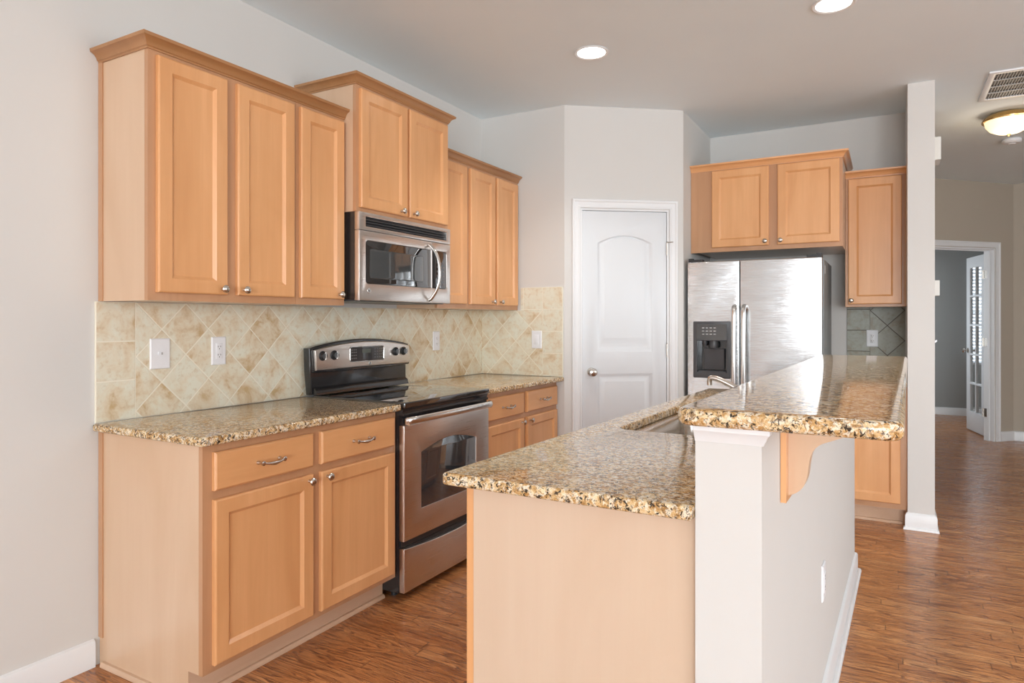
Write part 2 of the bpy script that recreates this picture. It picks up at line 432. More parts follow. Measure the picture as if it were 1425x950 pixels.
# ------------------------------------------------------------------ room shell
XR, YB, YH = 6.6, -6.5, 8.95
PA, PB = (0.67, 4.14), (1.345, 4.66)
struct(obj('floor', bx(-0.1, 7.0, YB-0.2, 11.1, -0.08, 0.0), M['floor']), 'glossy reddish brown oak strip floor', 'floor')
struct(obj('ceiling', bx(-0.1, 7.0, YB-0.2, 11.1, CEIL, CEIL+0.08), M['ceiling']), 'flat pale grey ceiling', 'ceiling')
struct(obj('wall_left', bx(-0.1, 0, YB, 4.26, 0, CEIL), M['wall']), 'beige wall behind the range', 'wall')
def wall_with_holes(name, axis, plane0, plane1, u0, u1, holes, mat):
    bm = B(); holes = sorted(holes)
    def bb(a0, a1, z0, z1):
        if a1-a0 < 1e-4 or z1-z0 < 1e-4: return
        if axis == 0: box(bm, a0, a1, plane0, plane1, z0, z1)
        else: box(bm, plane0, plane1, a0, a1, z0, z1)
    c = u0
    for (a0, a1, z0, z1) in holes:
        bb(c, a0, 0, CEIL); bb(a0, a1, 0, z0); bb(a0, a1, z1, CEIL); c = a1
    bb(c, u1, 0, CEIL)
    return struct(obj(name, bm, mat))
wall_with_holes('wall_rear', 0, YB-0.1, YB, 0, XR, BACK_WINDOWS, M['wall'])
wall_with_holes('wall_right', 1, XR, XR+0.1, YB, YH, SIDE_WINDOWS, M['wall'])
struct(obj('wall_far', bx(0, PA[0], 4.14, 4.26, 0, CEIL), M['wall']), 'beige wall beside the pantry at the end of the counter', 'wall')
# diagonal pantry wall with its doorway
pl = math.hypot(PB[0]-PA[0], PB[1]-PA[1]); FP = Fr(PA[0], PA[1], PB[0]-PA[0], PB[1]-PA[1])
D0, D1, DZ = 0.114, 0.748, 2.073
def fbox(bm, F, a0, a1, b0, b1, c0, c1):
    vs = [bm.verts.new(F(a, b, c)) for a in (a0, a1) for b in (b0, b1) for c in (c0, c1)]
    for f in ((0, 1, 3, 2), (4, 6, 7, 5), (0, 4, 5, 1), (2, 3, 7, 6), (0, 2, 6, 4), (1, 5, 7, 3)): bm.faces.new([vs[i] for i in f])
    return bm
bm = B(); fbox(bm, FP, 0.0, D0, 0, CEIL, -0.11, 0); fbox(bm, FP, D1, pl, 0, CEIL, -0.11, 0); fbox(bm, FP, D0, D1, DZ, CEIL, -0.11, 0)
struct(obj('wall_pantry', bm, M['wall']), 'diagonal beige wall around the pantry door', 'wall')
struct(obj('wall_pantry_side', bx(1.235, 1.345, 4.67, 5.59, 0, CEIL), M['wall']), 'beige side wall between pantry and refrigerator', 'wall')
struct(obj('wall_fridge', bx(1.345, 2.706, 5.48, 5.59, 0, CEIL), M['wall']), 'beige wall behind the refrigerator', 'wall')
struct(obj('wall_stub', bx(2.706, 2.85, 4.83, 5.59, 0, CEIL), M['wall']), 'narrow end of the stub wall standing like a column beside the cabinets', 'wall')
HX, HY = 2.30, 7.451
struct(obj('wall_hall_left', bx(HX-0.1, HX, 5.59, HY, 0, CEIL), M['hallwall']))
HL = math.hypot(3.78-HX, 8.95-HY); FH = Fr(HX, HY, 3.78-HX, 8.95-HY)
s0 = math.hypot(2.998-HX, 8.149-HY)
O1 = s0+0.860; O0 = O1-1.24; OZ = 2.075
bm = B(); fbox(bm, FH, 0, O0, 0, CEIL, -0.115, 0); fbox(bm, FH, O1, HL, 0, CEIL, -0.115, 0); fbox(bm, FH, O0, O1, OZ, CEIL, -0.115, 0)
struct(obj('wall_hall_diagonal', bm, M['hallwall']), 'taupe diagonal wall around the open doorway at the end of the hall', 'wall')
struct(obj('wall_hall_far', bx(3.78, XR+0.1, YH, YH+0.1, 0, CEIL), M['hallwall']))
wall_with_holes('wall_den_left', 1, 1.9, 2.0, 7.2, 11.0, [DEN_FILL], M['denwall'])  # opening made up for the added fill light
struct(obj('wall_den_right', bx(6.2, 6.3, 9.052, 11.0, 0, CEIL), M['denwall']))
wall_with_holes('wall_den_far', 0, 10.92, 11.02, 2.0, 6.2, [DEN_WINDOW], M['denwall'])
# windows of the room behind the camera and of the den
nw = 0
def window_frame(F, a0, a1, z0, z1, nv, nh):
    global nw; nw += 1
    bm = B(); f = 0.05
    fbox(bm, F, a0, a0+f, z0, z1, -0.09, 0.01); fbox(bm, F, a1-f, a1, z0, z1, -0.09, 0.01)
    fbox(bm, F, a0+f, a1-f, z0, z0+f, -0.09, 0.01); fbox(bm, F, a0+f, a1-f, z1-f, z1, -0.09, 0.01)
    for i in range(1, nv): c = a0+(a1-a0)*i/nv; fbox(bm, F, c-0.02, c+0.02, z0+f, z1-f, -0.07, -0.03)
    for i in range(1, nh): c = z0+(z1-z0)*i/nh; fbox(bm, F, a0+f, a1-f, c-0.02, c+0.02, -0.072, -0.028)
    return struct(obj('window_%d' % nw, bm, M['trim']))
FB = Fr(0, YB, -1, 0); FR_ = Fr(XR, 0, 0, -1); FD = Fr(0, 10.92, 1, 0)
for (a, b, c, d) in BACK_WINDOWS: window_frame(FB, -b, -a, c, d, 2, 2)
for (a, b, c, d) in SIDE_WINDOWS: window_frame(FR_, -b, -a, c, d, 2, 2)
dw = window_frame(FD, DEN_WINDOW[0], DEN_WINDOW[1], DEN_WINDOW[2], DEN_WINDOW[3], 1, 2)
bl = thing('window_blind', 'white horizontal slat blind glimpsed through the glass of the hall door', 'blind', (4.04, 10.90, 2.08))
bm = B()
k = 0
z = DEN_WINDOW[3]-0.06
while z > DEN_WINDOW[2]+0.02:
    c, s = math.cos(0.62), math.sin(0.62)
    w2 = 0.025
    p = [(-w2*c, -w2*s-0.0012), (w2*c, w2*s-0.0012), (w2*c, w2*s+0.0012), (-w2*c, -w2*s+0.0012)]
    prism(bm, [(10.885+q[0], z+q[1]) for q in p], 0, DEN_WINDOW[0]+0.01, DEN_WINDOW[1]-0.01)
    z -= 0.046
obj('slats', bm, M['blind'], bl)
obj('headrail', bx(DEN_WINDOW[0]+0.005, DEN_WINDOW[1]-0.005, 10.86, 10.91, DEN_WINDOW[3]-0.045, DEN_WINDOW[3]-0.002), M['blind'], bl)

# baseboards
BBP = [(0.0005, 0.0005), (0.014, 0.0005), (0.014, 0.088), (0.010, 0.098), (0.0005, 0.104)]
SHP = [(0.0145, 0.0005), (0.030, 0.0005), (0.0285, 0.010), (0.023, 0.016), (0.0145, 0.018)]
def baseboard(name, path, shoe=False, prof=BBP):
    bm = B(); sweep(bm, prof, path)
    if shoe: sweep(bm, SHP, path)
    return struct(obj(name, bm, M['trim'], smooth=25), 'white painted baseboard', 'baseboard')
baseboard('baseboard_left', [(0, YB+0.02), (0, 1.40)][::1])
baseboard('baseboard_stub', [(2.706, 4.845), (2.706, 4.83), (2.85, 4.83), (2.85, 5.58)], False,
          [(0.0005, 0.0005), (0.024, 0.0005), (0.022, 0.012), (0.014, 0.016), (0.013, 0.085), (0.008, 0.098), (0.0005, 0.104)])
a1 = O1+0.068
baseboard('baseboard_hall', [FH(a1, 0, 0)[:2], (3.78, 8.95), (XR, 8.95)])
baseboard('baseboard_den', [(2.0, 10.92), (6.2, 10.92)])
baseboard('baseboard_pantry', [FP(0.0, 0, 0)[:2], FP(0.045, 0, 0)[:2]])

# ------------------------------------------------------------------ pantry door and casings
def casing(name, F, a0, a1, zt, w_=0.062, th=0.017, parent=None):
    """stepped casing around an opening a0..a1 up to zt"""
    bm = B()
    def leg(prof_pts, pts):   # prof in (across, out)
        rows = []
        for (pa, pb, da, db) in pts:
            rows.append([bm.verts.new(F(pa+da*x, pb+db*x, y)) for x, y in prof_pts])
        k_ = len(prof_pts)
        for a, b in zip(rows, rows[1:]):
            for i in range(k_): bm.faces.new((a[i], a[(i+1) % k_], b[(i+1) % k_], b[i]))
        bm.faces.new(rows[0]); bm.faces.new(rows[-1])
    prof = [(0.004, 0.0005), (0.004, 0.010), (0.012, 0.012), (0.018, 0.009), (0.042, 0.011), (0.048, 0.016), (0.058, th), (w_, 0.013), (w_, 0.0005)]
    leg(prof, [(a0, 0, -1, 0), (a0, zt, -1, 1), (a1, zt, 1, 1), (a1, 0, 1, 0)])
    o = struct(obj(name, bm, M['trim'], smooth=25), 'white painted door casing', 'casing')
    return o
casing('trim_1', FP, D0, D1, DZ)
# jamb lining
bm = B(); fbox(bm, FP, D0+0.0005, D0+0.012, 0, DZ-0.0005, -0.109, -0.0005); fbox(bm, FP, D1-0.012, D1-0.0005, 0, DZ-0.0005, -0.109, -0.0005); fbox(bm, FP, D0+0.012, D1-0.012, DZ-0.012, DZ-0.0005, -0.109, -0.0005)
struct(obj('trim_2', bm, M['trim']))
dl = struct(thing('door_1', 'white two panel arched pantry door with brushed knob', 'door', FP((D0+D1)/2, 0.01, -0.02)))
def door_leaf(F, a0, a1, z0, z1, c0, c1, panels, parent):
    """moulded door leaf; panels are outlines (list of points) with a sunken ogee and a raised field"""
    loops = [[(a0, z0), (a1, z0), (a1, z1), (a0, z1)]]
    for p in panels: loops.append(p)
    tf = lambda a, b, h: F(a, b, h)
    slab('door_leaf', loops, c0, c1, 0.0012, M['door'], parent, tf, res=1)
    for p in panels:
        bm = B(); cx = sum(q[0] for q in p)/len(p); cz = sum(q[1] for q in p)/len(p)
        hx = max(q[0] for q in p)-min(q[0] for q in p); hz = max(q[1] for q in p)-min(q[1] for q in p)
        def ring(ins, h):
            return [bm.verts.new(F(cx+(q[0]-cx)*(1-2*ins/hx), cz+(q[1]-cz)*(1-2*ins/hz), h)) for q in p]
        rs = [ring(-0.002, c1-0.003), ring(0.004, c1-0.004), ring(0.012, c1-0.0105), ring(0.022, c1-0.0115), ring(0.036, c1-0.010), ring(0.050, c1-0.0035), ring(0.056, c1-0.003)]
        n = len(p)
        for r0, r1 in zip(rs, rs[1:]):
            for i in range(n): bm.faces.new((r0[i], r0[(i+1) % n], r1[(i+1) % n], r1[i]))
        bm.faces.new(rs[-1])
        obj('door_panel', bm, M['door'], parent, smooth=50)
def arch(a0, a1, z0, zs, rise, n=18):
    pts = [(a0, z0), (a1, z0), (a1, zs)]
    # shoulders then a flat arch
    for i in range(1, n):
        u = i/n; x = a1+(a0-a1)*u
        s_ = math.sin(math.pi*u)
        pts.append((x, zs+rise*4*u*(1-u)))
    pts.append((a0, zs)); return pts
L0, L1 = D0+0.015, D1-0.015
door_leaf(FP, L0, L1, 0.012, DZ-0.016, -0.045, -0.010,
          [arch(L0+0.105, L1-0.105, 1.085, 1.835, 0.055), [(L0+0.105, 0.22), (L1-0.105, 0.22), (L1-0.105, 0.93), (L0+0.105, 0.93)]], dl)
kn = obj('knob', lathe(lathe(B(), [(0.030, 0), (0.030, 0.004), (0.026, 0.009), (0.012, 0.011)], FP(L0+0.062, 0.945, -0.0095), FP.n, 24),
     [(0.011, 0.008), (0.011, 0.030), (0.018, 0.034), (0.027, 0.044), (0.029, 0.054), (0.024, 0.064), (0.012, 0.069), (0.0, 0.070)], FP(L0+0.062, 0.945, -0.0095), FP.n, 24), M['nickel'], dl)
for hz in (1.80, 1.09, 0.24):
    bm = B(); tube(bm, [FP(D1-0.013, hz-0.045, -0.002), FP(D1-0.013, hz+0.045, -0.002)], 0.0055, 10)
    lathe(bm, [(0.0045, 0), (0.0065, 0.003), (0.0, 0.009)], FP(D1-0.013, hz+0.045, -0.002), (0, 0, 1), 10)
    obj('hinge', bm, M['nickel'], dl)
obj('hinge_stop', tube(B(), spline([FP(D1-0.013, 1.848, 0.002), FP(D1+0.006, 1.846, 0.020), FP(D1+0.022, 1.848, 0.020)], 3), 0.0035, 8), M['nickel'], dl)

# ------------------------------------------------------------------ hall doorway with its glazed door
casing('trim_3', FH, O0, O1, OZ)
bm = B(); fbox(bm, FH, O0+0.0005, O0+0.018, 0, OZ-0.0005, -0.114, -0.0005); fbox(bm, FH, O1-0.018, O1-0.0005, 0, OZ-0.0005, -0.114, -0.0005); fbox(bm, FH, O0+0.018, O1-0.018, OZ-0.018, OZ-0.0005, -0.114, -0.0005)
fbox(bm, FH, O1-0.030, O1-0.018, 0, OZ-0.018, -0.070, -0.045); fbox(bm, FH, O0+0.018, O1-0.03, OZ-0.030, OZ-0.018, -0.070, -0.045)
struct(obj('trim_4', bm, M['trim']))
hinge_p = (3.532, 9.012); tip = (3.412, 9.602)
FF = Fr(tip[0], tip[1], hinge_p[0]-tip[0], hinge_p[1]-tip[1])   # a from free edge to hinge edge, outward faces the hall (+x side is away)
fd = struct(thing('door_2', 'white glazed french door standing open at the end of the hall', 'door', ((hinge_p[0]+tip[0])/2, (hinge_p[1]+tip[1])/2, 0.012)))
W_ = 0.602; c0, c1 = -0.036, 0.0
if FF.n[0] > 0: c0, c1 = 0.0, 0.036
loops = [[(0, 0.012), (W_, 0.012), (W_, 2.04), (0, 2.04)]]
st, gb, gt = 0.112, 0.235, 1.915
pw = (W_-2*st-0.022)/2; ph = (gt-gb-4*0.022)/5
panes = []
for i in range(2):
    for j in range(5):
        a = st+i*(pw+0.022); b = gb+j*(ph+0.022); panes.append((a, a+pw, b, b+ph))
        loops.append([(a, b), (a+pw, b), (a+pw, b+ph), (a, b+ph)])
slab('door_leaf', loops, min(c0, c1), max(c0, c1), 0.003, M['door'], fd, lambda a, b, h: FF(a, b, h), res=1)
cm = (c0+c1)/2
obj('glass_pane', fbox(B(), FF, st-0.004, W_-st+0.004, gb-0.004, gt+0.004, cm-0.002, cm+0.002), M['glass'], fd)
for sgn, cc in ((1, max(c0, c1)), (-1, min(c0, c1))):
    nn = Vector(FF.n)*sgn
    lathe_o = FF(0.06, 0.945, cc)
    obj('knob', lathe(B(), [(0.030, 0), (0.030, 0.005), (0.012, 0.010), (0.011, 0.030), (0.022, 0.038), (0.027, 0.050), (0.022, 0.062), (0.0, 0.066)], lathe_o, nn, 20), M['nickel'], fd)
for hz in (1.80, 1.065, 0.30):
    bm = B(); p = FF(W_+0.008, hz, cm-0.012); q = FH(O1-0.0185, hz, -0.100)
    fbox(bm, FF, W_+0.0002, W_+0.003, hz-0.045, hz+0.045, min(c0, c1)+0.004, max(c0, c1)+0.002)
    fbox(bm, FH, O1-0.0215, O1-0.0185, hz-0.045, hz+0.045, -0.112, -0.075)
    tube(bm, [FH(O1-0.026, hz-0.047, -0.118), FH(O1-0.026, hz+0.047, -0.118)], 0.006, 10)
    obj('hinge', bm, M['nickel'], fd)

# ------------------------------------------------------------------ cabinet builders
def rect_rings(bm, F, a0, a1, b0, b1, rings):
    """rings: (inset, c) from back outwards and inwards; last is filled"""
    prev = None
    for ins, c in rings:
        r = [bm.verts.new(F(a, b, c)) for a, b in ((a0+ins, b0+ins), (a1-ins, b0+ins), (a1-ins, b1-ins), (a0+ins, b1-ins))]
        if prev is None: bm.faces.new(r)
        else:
            for i in range(4): bm.faces.new((prev[i], prev[(i+1) % 4], r[(i+1) % 4], r[i]))
        prev = r
    bm.faces.new(prev); return bm
def knob(F, a, b, c, parent):
    return obj('knob', lathe(B(), [(0.0065, 0), (0.0065, 0.003), (0.0048, 0.007), (0.0048, 0.014), (0.010, 0.018), (0.0150, 0.021), (0.0155, 0.025), (0.0125, 0.029), (0.006, 0.0315), (0.0, 0.032)], F(a, b, c), F.n, 18), M['nickel'], parent)
def pull(F, a, b, c, parent, half=0.048):
    bm = B()
    for s in (-1, 1):
        lathe(bm, [(0.0075, 0), (0.0075, 0.004), (0.0045, 0.009), (0.0045, 0.022), (0.0085, 0.027), (0.0085, 0.032), (0.0, 0.036)], F(a+s*half, b, c), F.n, 14)
    pts = spline([F(a-half, b, c+0.028), F(a-half*0.55, b-0.004, c+0.032), F(a, b-0.006, c+0.034), F(a+half*0.55, b-0.004, c+0.032), F(a+half, b, c+0.028)], 5)
    n = len(pts); tube(bm, pts, [0.0042+0.0034*math.exp(-((i/(n-1)-0.5)/0.22)**2) for i in range(n)], 10)
    return obj('pull', bm, M['nickel'], parent)
def cab_door(F, a0, a1, b0, b1, c, parent, kn=None, fw=0.052, mat='maple', th=0.020):
    bm = rect_rings(B(), F, a0, a1, b0, b1, [(0, c+0.0006), (0, c+th-0.005), (0.002, c+th-0.002), (0.006, c+th), (fw, c+th), (fw+0.003, c+th-0.003), (fw+0.010, c+th-0.0085), (fw+0.012, c+th-0.0105)])
    d = obj('door', bm, M[mat], parent, smooth=18)
    if kn: knob(F, kn[0], kn[1], c+th+0.0003, d)
    return d
def cab_drawer(F, a0, a1, b0, b1, c, parent, mat='maple_y', pl_=True, th=0.020, pullpos=None):
    bm = rect_rings(B(), F, a0, a1, b0, b1, [(0, c+0.0006), (0, c+th-0.006), (0.003, c+th-0.0025), (0.007, c+th)])
    d = obj('drawer', bm, M[mat], parent, smooth=18)
    if pl_: pull(F, (a0+a1)/2 if pullpos is None else pullpos, (b0+b1)/2, c+th+0.0003, d)
    return d
def carcass(F, a0, a1, b0, b1, depth, parent, sides=(True, True), c_back=0.002, bottom_recess=0.0):
    """box body plus face frame; face frame front is at depth"""
    obj('body', fbox(B(), F, a0+0.0065, a1-0.0065, b0+0.001, b1, c_back, depth-0.0195), M['skin'], parent)
    obj('face_frame', fbox(B(), F, a0, a1, b0, b1, depth-0.019, depth), M['frame'], parent, bev=0.001, seg=1)
    for s, aa in ((0, a0), (1, a1-0.006)):
        if sides[s]: obj('side_panel', fbox(B(), F, aa, aa+0.006, b0, b1, c_back+0.001, depth-0.0195), M['skin_gold'], parent)

CROWN = [(0.0004, 0.0), (0.005, 0.0), (0.006, 0.006), (0.010, 0.009), (0.013, 0.018), (0.020, 0.027), (0.030, 0.033), (0.035, 0.035), (0.037, 0.046), (0.0004, 0.046)]
def crown(name, path, z, label, mat='crown'):
    # path runs so that outward is to the right of travel
    bm = sweep(B(), [(o, z+h) for o, h in CROWN], path)
    return tag(obj(name, bm, M[mat], smooth=25), label, 'crown molding', None)

# --- upper cabinets on the left wall
U0, U1 = 1.421, 2.403
ZB, ZT = 1.373, 2.284
c1_ = thing('wall_cabinet', 'double door maple wall cabinet nearest the camera at the left end of the row', 'cabinet', (0.15, 1.765, ZB), 'maple wall cabinets')
carcass(FL, U0, 2.101, ZB, ZT, 0.305, c1_)
cab_door(FL, 1.450, 1.739, 1.402, 2.256, 0.305, c1_, (1.711, 1.424))
cab_door(FL, 1.786, 2.081, 1.402, 2.256, 0.305, c1_, (1.812, 1.424))
obj('scribe_strip', fbox(B(), FL, U0-0.005, U0-0.0002, ZB, ZT-0.002, 0.001, 0.027), M['frame'], c1_)
c2_ = thing('wall_cabinet', 'narrow single door maple wall cabinet left of the microwave', 'cabinet', (0.15, 2.25, ZB), 'maple wall cabinets')
carcass(FL, 2.102, U1, ZB, ZT, 0.305, c2_)
cab_door(FL, 2.118, 2.389, 1.402, 2.256, 0.305, c2_, (2.350, 1.424))
crown('crown_molding', [(0.002, 1.421), (0.305, 1.421), (0.305, 2.404)][::1], 2.272, 'maple crown molding on the left pair of wall cabinets')
# --- cabinet above the microwave
c3_ = thing('wall_cabinet', 'raised double door maple cabinet directly above the microwave', 'cabinet', (0.19, 2.785, 1.826), 'maple wall cabinets')
carcass(FL, 2.4045, 3.166, 1.826, 2.452, 0.380, c3_)
cab_door(FL, 2.424, 2.779, 1.846, 2.420, 0.380, c3_, (2.722, 1.868))
cab_door(FL, 2.797, 3.146, 1.846, 2.420, 0.380, c3_, (2.826, 1.868))
crown('crown_molding', [(0.002, 2.4045), (0.380, 2.4045), (0.380, 3.166), (0.002, 3.166)], 2.436, 'maple crown molding on the raised cabinet above the microwave')
# --- uppers right of the microwave
c4_ = thing('wall_cabinet', 'narrow maple wall cabinet just right of the microwave', 'cabinet', (0.15, 3.32, ZB), 'maple wall cabinets')
carcass(FL, 3.168, 3.478, ZB, ZT, 0.305, c4_)
cab_door(FL, 3.186, 3.460, 1.402, 2.256, 0.305, c4_, (3.215, 1.424))
c5_ = thing('wall_cabinet', 'double door maple wall cabinet in the corner beside the pantry wall', 'cabinet', (0.15, 3.81, ZB), 'maple wall cabinets')
carcass(FL, 3.479, 4.137, ZB, ZT, 0.305, c5_)
cab_door(FL, 3.503, 3.801, 1.402, 2.256, 0.305, c5_, (3.755, 1.424))
cab_door(FL, 3.829, 4.112, 1.402, 2.256, 0.305, c5_, (3.860, 1.424))
crown('crown_molding', [(0.305, 3.168), (0.305, 4.137)], 2.272, 'maple crown molding on the cabinets between microwave and pantry')

# --- base cabinets on the left wall
def base_left(a0, a1, cab, doors, near_side):
    obj('body', fbox(B(), FL, a0+0.0065, a1-0.0065, 0.11, 0.882, 0.002, 0.5895), M['skin'], cab)
    obj('face_frame', fbox(B(), FL, a0, a1, 0.11, 0.882, 0.591, 0.610), M['frame'], cab, bev=0.001, seg=1)
    if near_side:
        pts = [(0.002, 0.001), (0.535, 0.001), (0.535, 0.11), (0.5905, 0.11), (0.5905, 0.882), (0.002, 0.882)]
        obj('side_panel', prism(B(), pts, 1, a0, a0+0.006), M['skin_gold'], cab)
        obj('scribe_strip', fbox(B(), FL, a0-0.005, a0-0.0002, 0.105, 0.881, 0.002, 0.028), M['frame'], cab)
        bm = sweep(B(), [(0.0003, 0.0006), (0.016, 0.0006), (0.015, 0.010), (0.009, 0.017), (0.0003, 0.018)], [(0.030, a0), (0.535, a0)])
        obj('shoe_molding', bm, M['kick'], cab)
    obj('toe_kick', fbox(B(), FL, a0+0.0065, a1-0.0005, 0.001, 0.1095, 0.520, 0.534), M['kick'], cab)
    bm = sweep(B(), [(0.0003, 0.0006), (0.016, 0.0006), (0.015, 0.010), (0.009, 0.017), (0.0003, 0.018)], [(0.534, a0+0.0065), (0.534, a1-0.002)])
    obj('shoe_molding', bm, M['kick'], cab)
    for (d0, d1, ka) in doors:
        cab_drawer(FL, d0, d1, 0.724, 0.855, 0.610, cab)
        cab_door(FL, d0, d1, 0.134, 0.694, 0.610, cab, (ka, 0.672))
b1_ = thing('base_cabinet', 'maple base cabinet nearest the camera with two drawers over two doors', 'cabinet', (0.3, 1.92, 0), 'maple base cabinets')
base_left(1.421, 2.418, b1_, [(1.456, 1.899, 1.872), (1.941, 2.395, 1.968)], True)
b2_ = thing('base_cabinet', 'maple base cabinet between the range and the pantry wall', 'cabinet', (0.3, 3.66, 0), 'maple base cabinets')
base_left(3.170, 4.137, b2_, [(3.196, 3.640, 3.606), (3.684, 4.118, 3.712)], False)

# --- countertops on the left wall
def ctop(name, pts, rads, z0, z1, bev, label, tf=None, holes=()):
    o = slab(name, [round_poly(pts, rads)] + list(holes), z0, z1, bev, M['granite'], None, tf, smooth=50)
    return tag(o, label, 'countertop')
ctop('countertop', [(0.011, 1.392), (0.648, 1.392), (0.648, 2.417), (0.011, 2.417)], [0, 0.02, 0.004, 0], 0.8835, 0.914, 0.009, 'speckled tan granite countertop left of the range')
ctop('countertop', [(0.011, 3.171), (0.648, 3.171), (0.668, 4.137), (0.011, 4.137)], [0, 0.004, 0, 0], 0.8835, 0.914, 0.009, 'speckled tan granite countertop in the corner right of the range')

# --- backsplash
def splash(name, F, parts, label):
    t_ = thing(name, label, 'backsplash', F((parts[0][0]+parts[0][1])/2, parts[0][2], 0.0))
    for (a0, a1, z0, z1, mat) in parts:
        obj('tile_field' if mat.endswith('_d') else 'tile_border', fbox(B(), F, a0, a1, z0, z1, 0.0008, 0.0095), M[mat], t_)
    return t_
# tile materials read object coordinates, so the fields are built with their origin at the world origin
def splash_world(name, F, parts, label):
    t_ = thing(name, label, 'backsplash', (0, 0, 0))
    for (a0, a1, z0, z1, mat) in parts:
        obj('tile_field' if mat.endswith('_d') else 'tile_border', fbox(B(), F, a0, a1, z0, z1, 0.0008, 0.0095), M[mat], t_)
    return t_
bs = splash_world('backsplash', FL, [(1.5552, 4.1395, 0.9147, 1.3722, 'tile_left_d'), (1.4027, 1.5550, 0.9147, 1.3722, 'tile_left_s')],
             'cream travertine tile backsplash laid on the diagonal behind the range')
F4 = Fr(0, 4.14, 1, 0)
splash_world('backsplash', F4, [(0.0100, 0.5078, 0.9147, 1.3722, 'tile_far_d'), (0.5080, 0.6602, 0.9147, 1.3722, 'tile_far_s'), (0.3332, 0.6602, 1.3724, 1.531, 'tile_far_s')],
             'short run of cream travertine tile beside the pantry wall with a square border')
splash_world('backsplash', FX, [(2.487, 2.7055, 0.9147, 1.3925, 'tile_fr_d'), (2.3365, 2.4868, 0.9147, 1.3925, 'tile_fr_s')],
             'shaded grey tile backsplash with dark grout beside the refrigerator')

# ------------------------------------------------------------------ wall plates
def plate(F, a, b, w_, h_, kind, label, c=0.0100):
    t_ = thing('wall_plate' if kind in ('jack', 'switch') else 'power_outlet', label, 'wall plate' if kind in ('jack', 'switch') else 'outlet', F(a, b-h_/2, c))
    bm = rect_rings(B(), F, a-w_/2, a+w_/2, b-h_/2, b+h_/2, [(0, c), (0, c+0.003), (0.004, c+0.0062)])
    obj('cover_plate', bm, M['plate'], t_, smooth=20)
    if kind == 'outlet':
        obj('socket_face', rect_rings(B(), F, a-0.0165, a+0.0165, b-0.034, b+0.034, [(0, c+0.006), (0, c+0.0075), (0.001, c+0.008)]), M['plate'], t_)
        for dz in (0.018, -0.018):
            bm = B()
            for da in (-0.006, 0.006): fbox(bm, F, a+da-0.001, a+da+0.001, b+dz-0.003, b+dz+0.005, c+0.0075, c+0.0083)
            fbox(bm, F, a-0.002, a+0.002, b+dz-0.011, b+dz-0.007, c+0.0075, c+0.0083)
            obj('socket_slots', bm, M['slot'], t_)
    elif kind == 'jack':
        obj('jack', fbox(B(), F, a-0.010, a+0.010, b-0.006, b+0.008, c+0.006, c+0.0095), M['plate'], t_)
        obj('jack_opening', fbox(B(), F, a+0.001, a+0.008, b-0.004, b+0.005, c+0.0093, c+0.0099), M['print'], t_)
    else:
        obj('rocker', rect_rings(B(), F, a-0.0165, a+0.0165, b-0.034, b+0.034, [(0, c+0.006), (0, c+0.008), (0.003, c+0.0095)]), M['plate'], t_)
    return t_
plate(FL, 1.654, 1.165, 0.086, 0.124, 'jack', 'wide white phone jack plate on the tile left of the other plates')
plate(FL, 1.927, 1.166, 0.072, 0.124, 'outlet', 'white outlet on the tile between the jack plate and the range')
plate(FL, 3.561, 1.166, 0.072, 0.124, 'outlet', 'white outlet on the tile under the cabinets right of the microwave')
plate(F4, 0.462, 1.167, 0.078, 0.124, 'switch', 'white rocker switch plate on the tile beside the pantry wall')
plate(FX, 2.500, 1.171, 0.074, 0.122, 'outlet', 'white outlet on the shaded grey tile beyond the bar')

# ------------------------------------------------------------------ lettering helper
def letters(name, text, size, F, a, b, c, mat, parent, depth=0.0004):
    cu = bpy.data.curves.new('tmp', 'FONT'); cu.body = text; cu.size = size; cu.extrude = depth; cu.align_x = 'CENTER'; cu.align_y = 'CENTER'
    o = bpy.data.objects.new('tmp', cu); COL.objects.link(o)
    dg = bpy.context.evaluated_depsgraph_get(); dg.update()
    me = bpy.data.meshes.new_from_object(o.evaluated_get(dg)); bm = B(); bm.from_mesh(me)
    bpy.data.objects.remove(o); bpy.data.curves.remove(cu); bpy.data.meshes.remove(me)
    for v in bm.verts: v.co = Vector(F(a+v.co.x, b+v.co.y, c+v.co.z))
    return obj(name, bm, mat, parent)
def emblem(F, a, b, c, r, parent):
    d = obj('emblem', lathe(B(), [(r, 0), (r, 0.0015), (r*0.9, 0.002), (r*0.85, 0.0012), (0, 0.0012)], F(a, b, c), F.n, 24), M['steel_light'], parent)
    letters('lettering', 'GE', r*1.15, F, a, b, c+0.0017, M['greyplastic'], d)

# ------------------------------------------------------------------ range
rg = thing('kitchen_range', 'freestanding stainless and black glass electric range', 'range', (0.34, 2.793, 0))
R0, R1 = 2.4215, 3.1645
obj('body', fbox(B(), FL, R0, R1, 0.035, 0.893, 0.045, 0.628), M['black'], rg, bev=0.003)
bm = B()
for (a, c) in ((R0+0.05, 0.1), (R1-0.05, 0.1), (R0+0.05, 0.56), (R1-0.05, 0.56)): obj('leveling_foot', lathe(B(), [(0.016, 0.0005), (0.016, 0.02), (0.008, 0.022), (0.008, 0.036)], FL(a, 0, c), (0, 0, 1), 12), M['blackmatte'], rg)
slab('cooktop', [round_poly([(0.075, R0-0.0025), (0.668, R0-0.0025), (0.668, R1+0.0025), (0.075, R1+0.0025)], 0.012)], 0.895, 0.922, 0.005, M['blackglass'], rg)
for (x_, y_, r_) in ((0.22, 2.60, 0.075), (0.22, 2.985, 0.095), (0.49, 2.61, 0.105), (0.49, 2.985, 0.080)):
    obj('burner_ring', lathe(B(), [(r_-0.0012, 0), (r_, 0.0003), (r_+0.0012, 0)], (x_, y_, 0.9221), (0, 0, 1), 40, cap=False), M['greyplastic'], rg)
